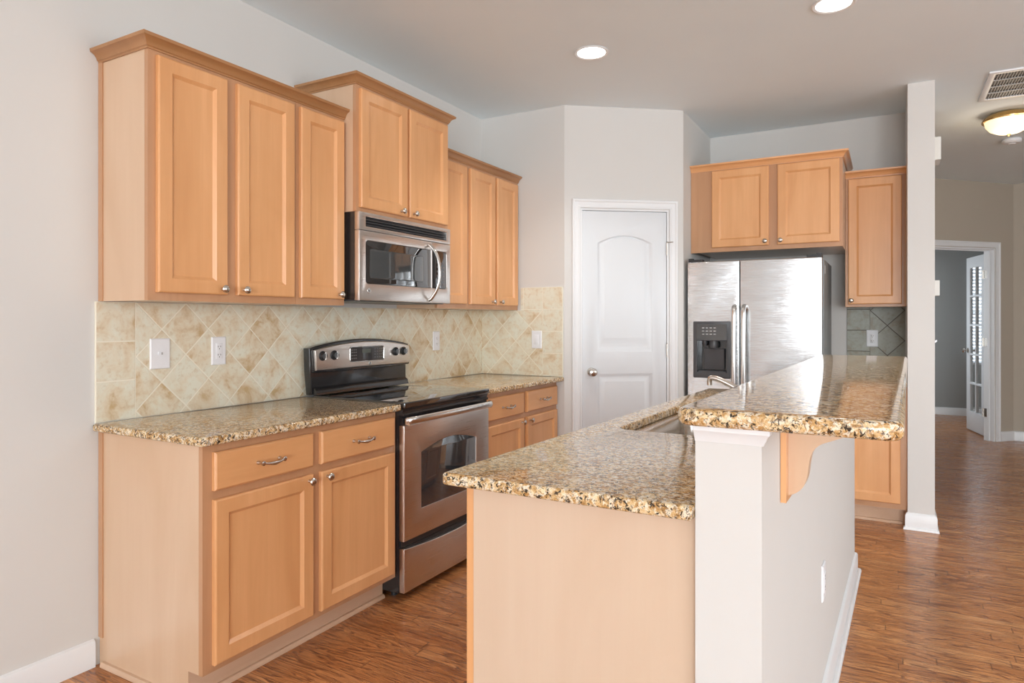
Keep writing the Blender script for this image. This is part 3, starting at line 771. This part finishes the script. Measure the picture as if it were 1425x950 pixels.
# front under the cooktop: control rail with grooves
bm = prism(B(), [(0.629, 0.815), (0.652, 0.815), (0.652, 0.846), (0.646, 0.850), (0.646, 0.856), (0.656, 0.860), (0.656, 0.870), (0.649, 0.874), (0.655, 0.894), (0.629, 0.894)], 1, R0, R1)
obj('vent_rail', bm, M['black'], rg, smooth=20)
# oven door
od_tf = lambda a, b, h: FL(a, b, h)
warc = [(2.552, 0.405), (3.034, 0.405), (3.034, 0.672)]
for i in range(1, 24):
    u = i/24; warc.append((3.034+(2.552-3.034)*u, 0.672+0.040*math.sin(math.pi*u)))
warc.append((2.552, 0.672))
warc = warc
dr = slab('oven_door', [[(R0, 0.278), (R1, 0.278), (R1, 0.813), (R0, 0.813)], warc], 0.630, 0.660, 0.003, M['steel'], rg, od_tf, res=2)
slab('oven_window', [[(q[0]+(0.001 if q[0] < 2.8 else -0.001), q[1]) for q in warc]], 0.640, 0.6585, 0.001, M['ovenglass'], dr, od_tf, res=1)
obj('door_edge', fbox(B(), FL, R0, R1, 0.278, 0.812, 0.6285, 0.6298), M['black'], dr)
bm = B()
hp = spline([FL(R0+0.010, 0.838, 0.668), FL(R0+0.022, 0.840, 0.690), FL(R0+0.06, 0.841, 0.702), FL(R0+0.2, 0.842, 0.708), FL(2.793, 0.842, 0.710), FL(R1-0.2, 0.842, 0.708), FL(R1-0.06, 0.841, 0.702), FL(R1-0.022, 0.840, 0.690), FL(R1-0.010, 0.838, 0.668)], 5)
tube(bm, hp, 0.0165, 12, 0.55, side=(0, 0, 1))
obj('door_handle', bm, M['steel_light'], dr)
for a in (R0+0.014, R1-0.014): obj('handle_bracket', fbox(B(), FL, a-0.007, a+0.007, 0.818, 0.848, 0.6605, 0.684), M['steel_light'], dr, bev=0.003)
obj('drawer_gap', fbox(B(), FL, R0+0.002, R1-0.002, 0.2455, 0.2775, 0.620, 0.640), M['blackmatte'], rg)
# storage drawer with a bowed top edge
pts = [(R0, 0.040), (R1, 0.040), (R1, 0.243)]
for i in range(1, 16):
    u = i/16; pts.append((R1+(R0-R1)*u, 0.243-0.020*math.sin(math.pi*u)))
pts.append((R0, 0.243))
slab('storage_drawer', [pts], 0.630, 0.660, 0.003, M['steel'], rg, od_tf, res=2)
obj('drawer_grip', prism(B(), [(0.6285, 0.20), (0.640, 0.20), (0.640, 0.243), (0.6285, 0.243)], 1, R0+0.01, R1-0.01), M['blackmatte'], rg)
# back guard
bg_out = [(R0-0.012, 0.923), (R1+0.004, 0.923), (R1+0.010, 1.04)]
top = []
for i in range(0, 17):
    u = i/16; top.append((3.190+(2.400-3.190)*u, 1.160+0.040*math.sin(math.pi*u)**0.8))
bgp = [(R0-0.004, 0.9235), (R1+0.004, 0.9235), (R1+0.004, 1.06), (3.186, 1.075)] + top + [(2.404, 1.04)]
slab('backguard', [bgp], 0.030, 0.074, 0.006, M['black'], rg, od_tf, res=2)
fas = [(2.430, 1.047), (3.165, 1.047), (3.186, 1.058)]
for i in range(0, 17):
    u = i/16; fas.append((3.176+(2.420-3.176)*u, 1.150+0.036*math.sin(math.pi*u)**0.8))
cp = slab('control_panel', [fas], 0.0745, 0.094, 0.005, M['steel'], rg, od_tf, res=2)
obj('panel_lip', tube(B(), spline([FL(2.416, 1.041, 0.070), FL(2.6, 1.040, 0.088), FL(2.8, 1.040, 0.092), FL(3.0, 1.040, 0.090), FL(3.180, 1.046, 0.080)], 5), 0.007, 8), M['black'], rg)
obj('splash_ledge', prism(B(), [(0.0745, 0.9235), (0.100, 0.9235), (0.092, 0.950), (0.0745, 0.962)], 1, R0+0.004, R1-0.004), M['black'], rg, bev=0.003)
for a in (2.470, 2.552, 3.048, 3.119):
    k_ = obj('burner_knob', lathe(B(), [(0.025, 0), (0.025, 0.003), (0.0205, 0.005), (0.019, 0.016), (0.017, 0.019), (0, 0.019)], FL(a, 1.120, 0.0943), (1, 0, 0), 22), M['blackmatte'], cp)
    obj('knob_grip', fbox(B(), FL, a-0.0035, a+0.0035, 1.120-0.017, 1.120+0.017, 0.1135, 0.121), M['steel_light'], k_)
dsp = slab('display', [round_poly([(2.668, 1.078), (2.940, 1.078), (2.940, 1.158), (2.668, 1.158)], 0.01)], 0.0943, 0.0965, 0.0008, M['display'], cp, od_tf, res=1)
bm = B()
rp = round_poly([(2.668, 1.078), (2.940, 1.078), (2.940, 1.158), (2.668, 1.158)], 0.01)
tube(bm, [FL(p[0], p[1], 0.0965) for p in rp+[rp[0]]], 0.0022, 6)
obj('display_bezel', bm, M['steel_light'], dsp)
for grp in ((2.682, 2.697, 2.712), (2.865, 2.885, 2.905, 2.923)):
    bm = B()
    for a in grp:
        for b in (1.096, 1.112, 1.128, 1.142): fbox(bm, FL, a-0.005, a+0.005, b-0.003, b+0.003, 0.0966, 0.0972)
    obj('display_buttons', bm, M['darkprint'], dsp)
obj('display_digits', fbox(B(), FL, 2.76, 2.83, 1.122, 1.144, 0.0966, 0.0971), simple('digits', (0.10, 0.11, 0.09), 0.3), dsp)
emblem(FL, 2.826, 1.064, 0.0942, 0.010, cp)

# ------------------------------------------------------------------ microwave
mw = thing('microwave_oven', 'stainless over the range microwave with curved handle', 'microwave', (0.2, 2.785, 1.396))
obj('case', fbox(B(), FL, 2.4065, 3.1645, 1.402, 1.8245, 0.003, 0.368), M['black'], mw, bev=0.002)
obj('underside_panel', fbox(B(), FL, 2.42, 3.15, 1.394, 1.4015, 0.03, 0.36), M['greyplastic'], mw)
slab('front_frame', [[(2.4065, 1.738), (3.1645, 1.738), (3.1645, 1.8245), (2.4065, 1.8245)], [(2.452, 1.757), (3.128, 1.757), (3.128, 1.804), (2.452, 1.804)]], 0.369, 0.400, 0.002, M['steel'], mw, od_tf, res=1)
obj('grille_back', fbox(B(), FL, 2.44, 3.14, 1.75, 1.81, 0.3695, 0.380), M['blackmatte'], mw)
bm = B()
for z_ in (1.766, 1.779, 1.792): prism(bm, [(0.381, z_-0.0015), (0.398, z_-0.0035), (0.398, z_-0.0005), (0.381, z_+0.0018)], 1, 2.4525, 3.1275)
obj('vent_grille', bm, M['greyplastic'], mw)
MS = 2.985
dw0 = [(2.4065, 1.398), (MS, 1.398), (MS, 1.7355), (2.4065, 1.7355)]
win = round_poly([(2.452, 1.479), (MS-0.0, 1.479), (MS-0.0, 1.690), (2.452, 1.690)], [0.018, 0, 0, 0.018])
mdoor = slab('door', [[(2.4065, 1.398), (MS, 1.398), (MS, 1.7355), (2.4065, 1.7355)], round_poly([(2.452, 1.479), (MS-0.004, 1.479), (MS-0.004, 1.690), (2.452, 1.690)], [0.018, 0.001, 0.001, 0.018])], 0.369, 0.400, 0.0025, M['steel'], mw, od_tf, res=2)
wg = slab('door_window', [round_poly([(2.453, 1.480), (MS-0.005, 1.480), (MS-0.005, 1.689), (2.453, 1.689)], [0.018, 0.001, 0.001, 0.018])], 0.380, 0.3985, 0.0008, M['blackglass'], mdoor, od_tf, res=1)
slab('window_screen', [round_poly([(2.482, 1.508), (2.915, 1.508), (2.915, 1.650), (2.482, 1.650)], 0.012)], 0.3986, 0.3992, 0.0002, simple('screen_glass', (0.055, 0.06, 0.062), 0.05, 0.0, **{'Coat Weight': 1.0}), wg, od_tf, res=1)
slab('control_panel', [[(MS+0.002, 1.398), (3.1645, 1.398), (3.1645, 1.7355), (MS+0.002, 1.7355)], round_poly([(MS+0.006, 1.479), (3.128, 1.479), (3.128, 1.690), (MS+0.006, 1.690)], [0.001, 0.014, 0.014, 0.001])], 0.369, 0.400, 0.0025, M['steel'], mw, od_tf, res=2)
kp = slab('keypad', [round_poly([(MS+0.007, 1.480), (3.127, 1.480), (3.127, 1.689), (MS+0.007, 1.689)], [0.001, 0.014, 0.014, 0.001])], 0.380, 0.3985, 0.0008, M['blackglass'], mw, od_tf, res=1)
bm = B()
for i in range(3):
    for j in range(6): fbox(bm, FL, 3.035+i*0.028, 3.051+i*0.028, 1.500+j*0.024, 1.508+j*0.024, 0.3986, 0.3992)
obj('buttons', bm, M['darkprint'], kp)
hp = spline([FL(2.957, 1.716, 0.402), FL(2.959, 1.705, 0.420), FL(2.963, 1.665, 0.448), FL(2.966, 1.620, 0.462), FL(2.967, 1.565, 0.466), FL(2.966, 1.510, 0.462), FL(2.963, 1.462, 0.448), FL(2.959, 1.422, 0.420), FL(2.957, 1.411, 0.402)], 5)
obj('handle', tube(B(), hp, 0.0105, 12, 0.8, side=(0, 1, 0)), M['steel_light'], mdoor)
emblem(FL, 2.474, 1.446, 0.4003, 0.013, mdoor)

# ------------------------------------------------------------------ refrigerator and its cabinets
fr = thing('refrigerator', 'stainless side by side refrigerator with ice dispenser', 'refrigerator', (1.80, 5.08, 0))
FRG = Fr(0, 4.75, 1, 0)       # c = distance towards the camera from the back of the doors
obj('case', bx(1.374, 2.236, 4.775, 5.42, 0.03, 1.700), M['fridgeside'], fr, bev=0.004)
obj('base_grille', bx(1.40, 2.21, 4.752, 4.774, 0.012, 0.10), M['blackmatte'], fr)
frt = lambda a, b, h: FRG(a, b, h)
DX0, DX1, DZ0, DZ1 = 1.413, 1.666, 0.902, 1.294
d1 = slab('freezer_door', [round_poly([(1.370, 0.11), (1.7225, 0.11), (1.7225, 1.708), (1.370, 1.708)], 0.006), [(DX0+0.018, DZ0+0.03), (DX1-0.018, DZ0+0.03), (DX1-0.018, DZ1-0.018), (DX0+0.018, DZ1-0.018)]], -0.022, 0.070, 0.006, M['steel_x'], fr, frt)
d2 = slab('refrigerator_door', [round_poly([(1.7275, 0.11), (2.232, 0.11), (2.232, 1.708), (1.7275, 1.708)], 0.006)], -0.022, 0.070, 0.006, M['steel_x'], fr, frt)
obj('door_seal', bx(1.376, 2.226, 4.773, 4.7748, 0.12, 1.698), M['blackmatte'], fr)
for a, dr_ in ((1.694, d1), (1.756, d2)):
    hp = spline([FRG(a, 1.400, 0.0705), FRG(a, 1.385, 0.100), FRG(a, 1.34, 0.118), FRG(a, 1.1, 0.126), FRG(a, 0.9, 0.126), FRG(a, 0.66, 0.118), FRG(a, 0.615, 0.100), FRG(a, 0.600, 0.0705)], 5)
    obj('handle', tube(B(), hp, 0.0155, 12, 0.8, side=(1, 0, 0)), M['steel_light'], dr_)
# dispenser
slab('dispenser_bezel', [round_poly([(DX0, DZ0), (DX1, DZ0), (DX1, DZ1), (DX0, DZ1)], 0.008), [(DX0+0.026, DZ0+0.042), (DX1-0.026, DZ0+0.042), (DX1-0.026, DZ1-0.135), (DX0+0.026, DZ1-0.135)]], 0.0702, 0.078, 0.002, M['greyplastic'], d1, frt, res=1)
bm = B(); x0, x1, z0, z1 = DX0+0.022, DX1-0.022, DZ0+0.038, DZ1-0.131
for q in ((x0, x1, z0, z1, 0.000, 0.002), (x0, x0+0.004, z0, z1, 0.002, 0.072), (x1-0.004, x1, z0, z1, 0.002, 0.072), (x0, x1, z0, z0+0.004, 0.002, 0.072), (x0, x1, z1-0.004, z1, 0.002, 0.072)):
    fbox(bm, FRG, *q)
obj('dispenser_recess', bm, M['black'], d1)
obj('drip_tray', fbox(B(), FRG, x0+0.01, x1-0.01, z0+0.005, z0+0.012, 0.005, 0.069), M['greyplastic'], d1)
bm = B(); lathe(bm, [(0.030, 0.0), (0.034, -0.03), (0.030, -0.05), (0, -0.05)], FRG((x0+x1)/2+0.005, z1-0.004, 0.035), (0, 0, 1), 20)
lathe(bm, [(0.016, 0.0), (0.018, -0.02), (0.012, -0.035), (0, -0.035)], FRG((x0+x1)/2-0.055, z1-0.004, 0.040), (0, 0, 1), 16)
obj('dispenser_spout', bm, M['greyplastic'], d1)
obj('dispenser_paddle', prism(B(), [(4.75-0.010, z0+0.02), (4.75-0.022, z0+0.02), (4.75-0.034, z1-0.06), (4.75-0.022, z1-0.06)], 0, x0+0.045, x1-0.03), M['greyplastic'], d1, bev=0.003)
pnl = obj('dispenser_controls', fbox(B(), FRG, DX0+0.024, DX1-0.024, DZ1-0.128, DZ1-0.020, 0.078, 0.0815), M['blackglass'], d1, bev=0.001)
bm = B()
for i in range(4):
    for j in range(3): fbox(bm, FRG, DX0+0.062+i*0.026, DX0+0.078+i*0.026, DZ1-0.048-j*0.022, DZ1-0.042-j*0.022, 0.0816, 0.082)
obj('button_labels', bm, M['print'], pnl)
for a in (1.372, 2.135):
    bm = B(); fbox(bm, FRG, a+0.004, a+0.095, 1.7085, 1.727, -0.020, 0.045)
    prism(bm, [(a+0.004+(0.06 if a > 2 else 0.0), 1.7085), (a+0.034+(0.06 if a > 2 else 0.0), 1.7085), (a+0.034+(0.06 if a > 2 else 0.0), 1.734), (a+0.004+(0.06 if a > 2 else 0.0), 1.734)], 1, 4.688, 4.730)
    obj('hinge_cover', bm, M['blackmatte'], fr, bev=0.002)
obj('side_sticker', bx(2.2362, 2.2368, 4.83, 4.88, 1.61, 1.665), M['sticker'], fr)

F5 = Fr(0, 4.87+0.0, 1, 0)
c6 = thing('wall_cabinet', 'wide double door maple cabinet above the refrigerator', 'cabinet', (1.86, 5.17, 1.788), 'maple wall cabinets')
FC = Fr(0, 5.48, 1, 0)
carcass(FC, 1.400, 2.340, 1.790, 2.385, 0.610, c6)
obj('filler_strip', fbox(B(), FC, 1.3465, 1.3995, 1.790, 2.385, 0.591, 0.610), M['frame'], c6)
cab_door(FC, 1.498, 1.884, 1.820, 2.368, 0.610, c6, (1.862, 1.848))
cab_door(FC, 1.940, 2.322, 1.820, 2.368, 0.610, c6, (1.962, 1.848))
crown('crown_molding', [(1.3465, 4.870), (2.340, 4.870), (2.340, 5.478)], 2.374, 'maple crown molding on the cabinet above the refrigerator', 'maple_x')
c7 = thing('wall_cabinet', 'tall narrow single door maple wall cabinet between refrigerator and stub wall', 'cabinet', (2.52, 5.32, 1.394), 'maple wall cabinets')
carcass(FC, 2.3415, 2.697, 1.394, 2.293, 0.325, c7)
cab_door(FC, 2.360, 2.680, 1.412, 2.273, 0.325, c7, (2.380, 1.438))
crown('crown_molding', [(2.3415, 5.155), (2.7055, 5.155)], 2.280, 'maple crown molding on the narrow cabinet beside the stub wall', 'maple_x')
obj('filler_strip', fbox(B(), FC, 2.6972, 2.7055, 1.394, 2.293, 0.306, 0.325), M['frame'], c7)

b3 = thing('base_cabinet', 'maple base cabinet standing against the narrow stub wall', 'cabinet', (2.52, 5.17, 0), 'maple base cabinets')
obj('body', bx(2.345, 2.692, 4.8905, 5.478, 0.11, 0.882), M['skin'], b3)
obj('face_frame', bx(2.340, 2.7055, 4.870, 4.890, 0.105, 0.882), M['frame'], b3)
obj('toe_kick', bx(2.340, 2.7055, 4.930, 4.944, 0.0005, 0.1045), M['kick'], b3)
obj('shoe_molding', bx(2.340, 2.6800, 4.914, 4.9298, 0.0005, 0.017), M['kick'], b3, bev=0.004)
cab_drawer(FC, 2.360, 2.668, 0.724, 0.855, 0.610, b3, 'maple_x')
cab_door(FC, 2.360, 2.668, 0.140, 0.694, 0.610, b3, (2.385, 0.668))
ctop('countertop', [(2.300, 4.845), (2.7045, 4.845), (2.7045, 5.469), (2.300, 5.469)], [0.01, 0, 0, 0], 0.8835, 0.914, 0.009, 'small granite countertop beside the refrigerator')

# ------------------------------------------------------------------ island (its long sides run 1.5 degrees off the wall)
K = 0.027
def sh(x, y, z): return (x+(y-1.40)*K, y, z)
isl = thing('island_cabinet', 'maple island cabinet with pale plain end panel', 'cabinet', (1.95, 2.6, 0))
obj('body', bx(1.680, 2.2455, 1.4365, 3.835, 0.11, 0.66), M['skin'], isl, tf=sh)
obj('back_panel', bx(2.236, 2.2455, 1.4365, 3.835, 0.6605, 0.8815), M['skin'], isl, tf=sh)
pts = [(2.2455, 0.0008), (1.752, 0.0008), (1.752, 0.11), (1.6795, 0.11), (1.6795, 0.8815), (2.2455, 0.8815)]
obj('end_panel', prism(B(), pts, 1, 1.430, 1.436), M['skin'], isl, tf=sh)
obj('face_frame', bx(1.659, 1.679, 1.430, 3.835, 0.11, 0.8815), M['maple'], isl, tf=sh)
obj('toe_kick', bx(1.752, 1.765, 1.4365, 3.835, 0.0008, 0.1095), M['kick'], isl, tf=sh)
FI = Fr(1.659, 0, 0, -1)     # doors face the range
def shF(a, b, c):
    p = FI(a, b, c); return sh(*p)
class ShFr:
    n = (-1, 0, 0)
    def __call__(s, a, b, c): return shF(a, b, c)
SF = ShFr()
y_ = 1.52
for wd in (0.42, 0.42, 0.42, 0.42, 0.42):
    cab_drawer(SF, -(y_+wd), -y_, 0.724, 0.855, 0.0, isl)
    cab_door(SF, -(y_+wd), -y_, 0.134, 0.694, 0.0, isl, (-(y_+wd-0.03), 0.67))
    y_ += wd+0.04
# island countertop with the sink cut out
SX0, SX1, SY0, SY1 = 1.735, 2.125, 2.255, 2.99
hole = round_poly([(SX0, SY0), (SX1, SY0), (SX1, SY1), (SX0, SY1)], [0.05, 0.05, 0.05, 0.05])
ctop('island_countertop', [(1.613, 1.382), (2.2495, 1.382), (2.2495, 3.862), (1.640, 3.862)], [0.012, 0, 0, 0.012], 0.8825, 0.914, 0.008,
     'lower granite island countertop around the sink', sh, [hole])
# knee wall
struct(obj('wall_knee', bx(2.2515, 2.3835, 1.40, 3.865, 0.0, 1.0835), M['wall'], tf=sh), 'painted half wall carrying the raised bar top', 'wall')
capp = [(0.0004, 1.050), (0.004, 1.050), (0.006, 1.056), (0.009, 1.060), (0.012, 1.068), (0.018, 1.074), (0.0185, 1.0832), (0.0004, 1.0832)]
bm = sweep(B(), capp, [(2.2515, 1.40), (2.3835, 1.40), (2.3835, 1.404)])
struct(obj('trim_5', bm, M['trim'], tf=sh, smooth=25), 'small white cap molding under the end of the bar top', 'molding')
bm = sweep(B(), BBP, [(2.3835, 1.402), (2.3835, 3.865), (2.30, 3.865)]); sweep(bm, SHP, [(2.3835, 1.402), (2.3835, 3.865), (2.30, 3.865)])
struct(obj('baseboard_knee', bm, M['trim'], tf=sh, smooth=25), 'white baseboard along the half wall', 'baseboard')
ctop('bar_countertop', [(2.216, 1.358), (2.629, 1.358), (2.618, 3.885), (2.216, 3.885)], [0.045, 0.030, 0.03, 0.03], 1.0845, 1.120, 0.013,
     'raised granite bar top on the half wall', sh)
# corbel
cb = thing('corbel', 'scroll cut maple bracket under the raised bar top', 'bracket', sh(2.39, 1.62, 0.89))
obj('mounting_plate', bx(2.3845, 2.3965, 1.612, 1.712, 0.888, 1.083), M['maple'], cb, bev=0.002, tf=sh)
cv = spline([(2.3967, 0.900, 0), (2.412, 0.906, 0), (2.428, 0.922, 0), (2.437, 0.948, 0), (2.440, 0.975, 0), (2.446, 1.000, 0), (2.462, 1.020, 0), (2.490, 1.033, 0), (2.530, 1.050, 0), (2.575, 1.068, 0)], 4)
out = [(p.x, p.y) for p in cv] + [(2.582, 1.083), (2.3967, 1.083)]
obj('bracket', prism(B(), out, 1, 1.640, 1.682), M['skin_gold'], cb, tf=sh, smooth=30)
FK = Fr(2.3835, 0, 0, 1)
class ShK:
    n = (1, 0, 0)
    def __call__(s, a, b, c): return sh(*FK(a, b, c))
plate(ShK(), 2.44, 0.432, 0.072, 0.118, 'outlet', 'white outlet low on the half wall under the bar', 0.0003)

# ------------------------------------------------------------------ sink and faucet
sk = thing('kitchen_sink', 'stainless undermount sink set in the island countertop', 'sink', sh(1.93, 2.62, 0.70))
bm = B(); rows = []
for (ins, z_) in ((-0.020, 0.8818), (0.012, 0.8818), (0.020, 0.879), (0.026, 0.870), (0.030, 0.80), (0.036, 0.73), (0.060, 0.705), (0.11, 0.700)):
    rp = round_poly([(SX0+ins, SY0+ins), (SX1-ins, SY0+ins), (SX1-ins, SY1-ins), (SX0+ins, SY1-ins)], max(0.02, 0.055-abs(ins)*0.3))
    rows.append([bm.verts.new((p[0], p[1], z_)) for p in rp])
for a, b in zip(rows, rows[1:]):
    n = len(a)
    for i in range(n): bm.faces.new((a[i], a[(i+1) % n], b[(i+1) % n], b[i]))
bm.faces.new(rows[-1])
obj('bowl', bm, M['steel_light'], sk, tf=sh)
obj('drain', lathe(B(), [(0.042, 0), (0.040, 0.003), (0.028, 0.003), (0.026, 0.001), (0, 0.001)], sh(1.93, 2.62, 0.7005), (0, 0, 1), 24), M['chrome'], sk)
fc = thing('faucet', 'nickel sink faucet with low arched spout beside the bar', 'faucet', (2.185, 2.62, 0.914))
bm = B(); lathe(bm, [(0.030, 0.0006), (0.030, 0.006), (0.022, 0.014), (0.020, 0.075), (0.021, 0.085), (0.012, 0.092)], (2.185, 2.62, 0.914), (0, 0, 1), 20)
obj('base', bm, M['nickel'], fc)
sp = spline([(2.183, 2.62, 0.985), (2.150, 2.616, 1.015), (2.095, 2.610, 1.047), (2.040, 2.603, 1.074), (2.012, 2.600, 1.080), (2.004, 2.600, 1.070), (2.004, 2.600, 1.052)], 6)
n = len(sp); obj('spout', tube(B(), sp, [0.013-0.004*i/n for i in range(n)], 12), M['nickel'], fc)
obj('handle', tube(B(), spline([(2.187, 2.62, 1.004), (2.195, 2.64, 1.030), (2.200, 2.69, 1.060)], 5), [0.010]*4+[0.008]*7, 10), M['nickel'], fc)

# ------------------------------------------------------------------ ceiling fittings
def can(x, y, label):
    t_ = thing('recessed_light', label, 'ceiling light', (x, y, CEIL), 'recessed ceiling lights')
    obj('trim_ring', lathe(B(), [(0.080, -0.0005), (0.094, -0.0005), (0.096, -0.004), (0.090, -0.007), (0.078, -0.004), (0.078, -0.0005)], (x, y, CEIL), (0, 0, 1), 40), M['trim'], t_)
    obj('lens', lathe(B(), [(0.0775, -0.001), (0.070, -0.0045), (0.0, -0.006)], (x, y, CEIL), (0, 0, 1), 40), M['can_glow'], t_)
    d = bpy.data.lights.new('downlight', 'SPOT'); d.energy = 24; d.spot_size = math.radians(120); d.spot_blend = 0.6; d.shadow_soft_size = 0.07; d.color = (1, 0.97, 0.93)
    o = bpy.data.objects.new('downlight', d); COL.objects.link(o); o.parent = t_; o.location = (0, 0, -0.02)
can(1.179, 3.401, 'round recessed light over the aisle, wholly in view')
can(2.380, 3.433, 'round recessed light over the bar, cut by the top of the picture')
vt = thing('ceiling_vent', 'white return air grille in the ceiling beyond the stub wall', 'vent', (3.40, 5.13, CEIL))
VX0, VX1, VY0, VY1 = 3.125, 3.70, 4.83, 5.43
slab('frame', [[(VX0, VY0), (VX1, VY0), (VX1, VY1), (VX0, VY1)], [(VX0+0.035, VY0+0.035), (VX1-0.035, VY0+0.035), (VX1-0.035, VY1-0.035), (VX0+0.035, VY1-0.035)]], CEIL-0.012, CEIL-0.0005, 0.003, M['trim'], vt, None, res=1)
obj('duct_backing', bx(VX0+0.036, VX1-0.036, VY0+0.036, VY1-0.036, CEIL-0.0025, CEIL-0.0006), M['slot'], vt)
bm = B()
for i in range(1, 4):
    yy = VY0+0.035+(VY1-VY0-0.07)*i/4; box(bm, VX0+0.036, VX1-0.036, yy-0.005, yy+0.005, CEIL-0.011, CEIL-0.003)
n = 34
for i in range(1, n):
    xx = VX0+0.035+(VX1-VX0-0.07)*i/n; box(bm, xx-0.0018, xx+0.0018, VY0+0.036, VY1-0.036, CEIL-0.0095, CEIL-0.003)
obj('louvers', bm, M['print'], vt)
dm = thing('dome_light', 'brass flush ceiling light with glowing alabaster glass bowl', 'ceiling light', (3.347, 5.86, CEIL))
obj('canopy', lathe(B(), [(0.060, -0.0005), (0.120, -0.006), (0.150, -0.030), (0.162, -0.048), (0.160, -0.056), (0.148, -0.052), (0.120, -0.040)], (3.347, 5.86, CEIL), (0, 0, 1), 40), M['brass'], dm)
obj('glass_bowl', lathe(B(), [(0.145, -0.054), (0.138, -0.085), (0.112, -0.118), (0.070, -0.140), (0.025, -0.149), (0.0, -0.150)], (3.347, 5.86, CEIL), (0, 0, 1), 40), M['bowl_glow'], dm)
obj('finial', lathe(B(), [(0.010, -0.148), (0.013, -0.155), (0.008, -0.162), (0.0, -0.168)], (3.347, 5.86, CEIL), (0, 0, 1), 14), M['brass'], dm)
d = bpy.data.lights.new('dome_glow', 'POINT'); d.energy = 2; d.shadow_soft_size = 0.12; d.color = (1, 0.82, 0.6)
o = bpy.data.objects.new('dome_glow', d); COL.objects.link(o); o.parent = dm; o.location = (0, 0, -0.30)
sd = thing('smoke_detector', 'small white smoke detector on the ceiling behind the dome light', 'smoke detector', (3.475, 6.716, CEIL))
obj('housing', lathe(B(), [(0.062, -0.0005), (0.068, -0.006), (0.068, -0.022), (0.055, -0.034), (0.0, -0.036)], (3.475, 6.716, CEIL), (0, 0, 1), 30), M['plate'], sd)
obj('sensor_cap', lathe(B(), [(0.028, -0.036), (0.024, -0.042), (0.0, -0.043)], (3.475, 6.716, CEIL), (0, 0, 1), 24), M['plate'], sd)

# ------------------------------------------------------------------ small boxes on the hall side of the stub wall
def wallbox(name, z0, z1, d_, y0, y1, label, cat):
    t_ = thing(name, label, cat, (2.851, (y0+y1)/2, z0))
    obj('housing', bx(2.8505, 2.8505+d_, y0, y1, z0, z1), M['almond'], t_, bev=min(0.006, d_*0.3))
    obj('back_plate', bx(2.8503, 2.8545, y0-0.004, y1+0.004, z0-0.004, z1+0.004), M['almond'], t_)
    return t_
wallbox('door_chime', 2.297, 2.437, 0.034, 4.88, 5.06, 'almond door chime box high on the hall side of the stub wall', 'door chime')
wallbox('thermostat', 1.456, 1.550, 0.028, 4.90, 5.03, 'almond thermostat midway up the hall side of the stub wall', 'thermostat')
def toggle(z, label):
    t_ = thing('light_switch', label, 'light switch', (2.851, 4.95, z-0.06))
    obj('cover_plate', bx(2.8503, 2.8545, 4.915, 4.985, z-0.06, z+0.06), M['plate'], t_, bev=0.001)
    obj('toggle', prism(B(), [(2.8545, z-0.008), (2.868, z+0.004), (2.867, z+0.014), (2.8545, z+0.008)], 1, 4.945, 4.955), M['plate'], t_)
toggle(1.165, 'white toggle switch on the hall side of the stub wall below the thermostat')
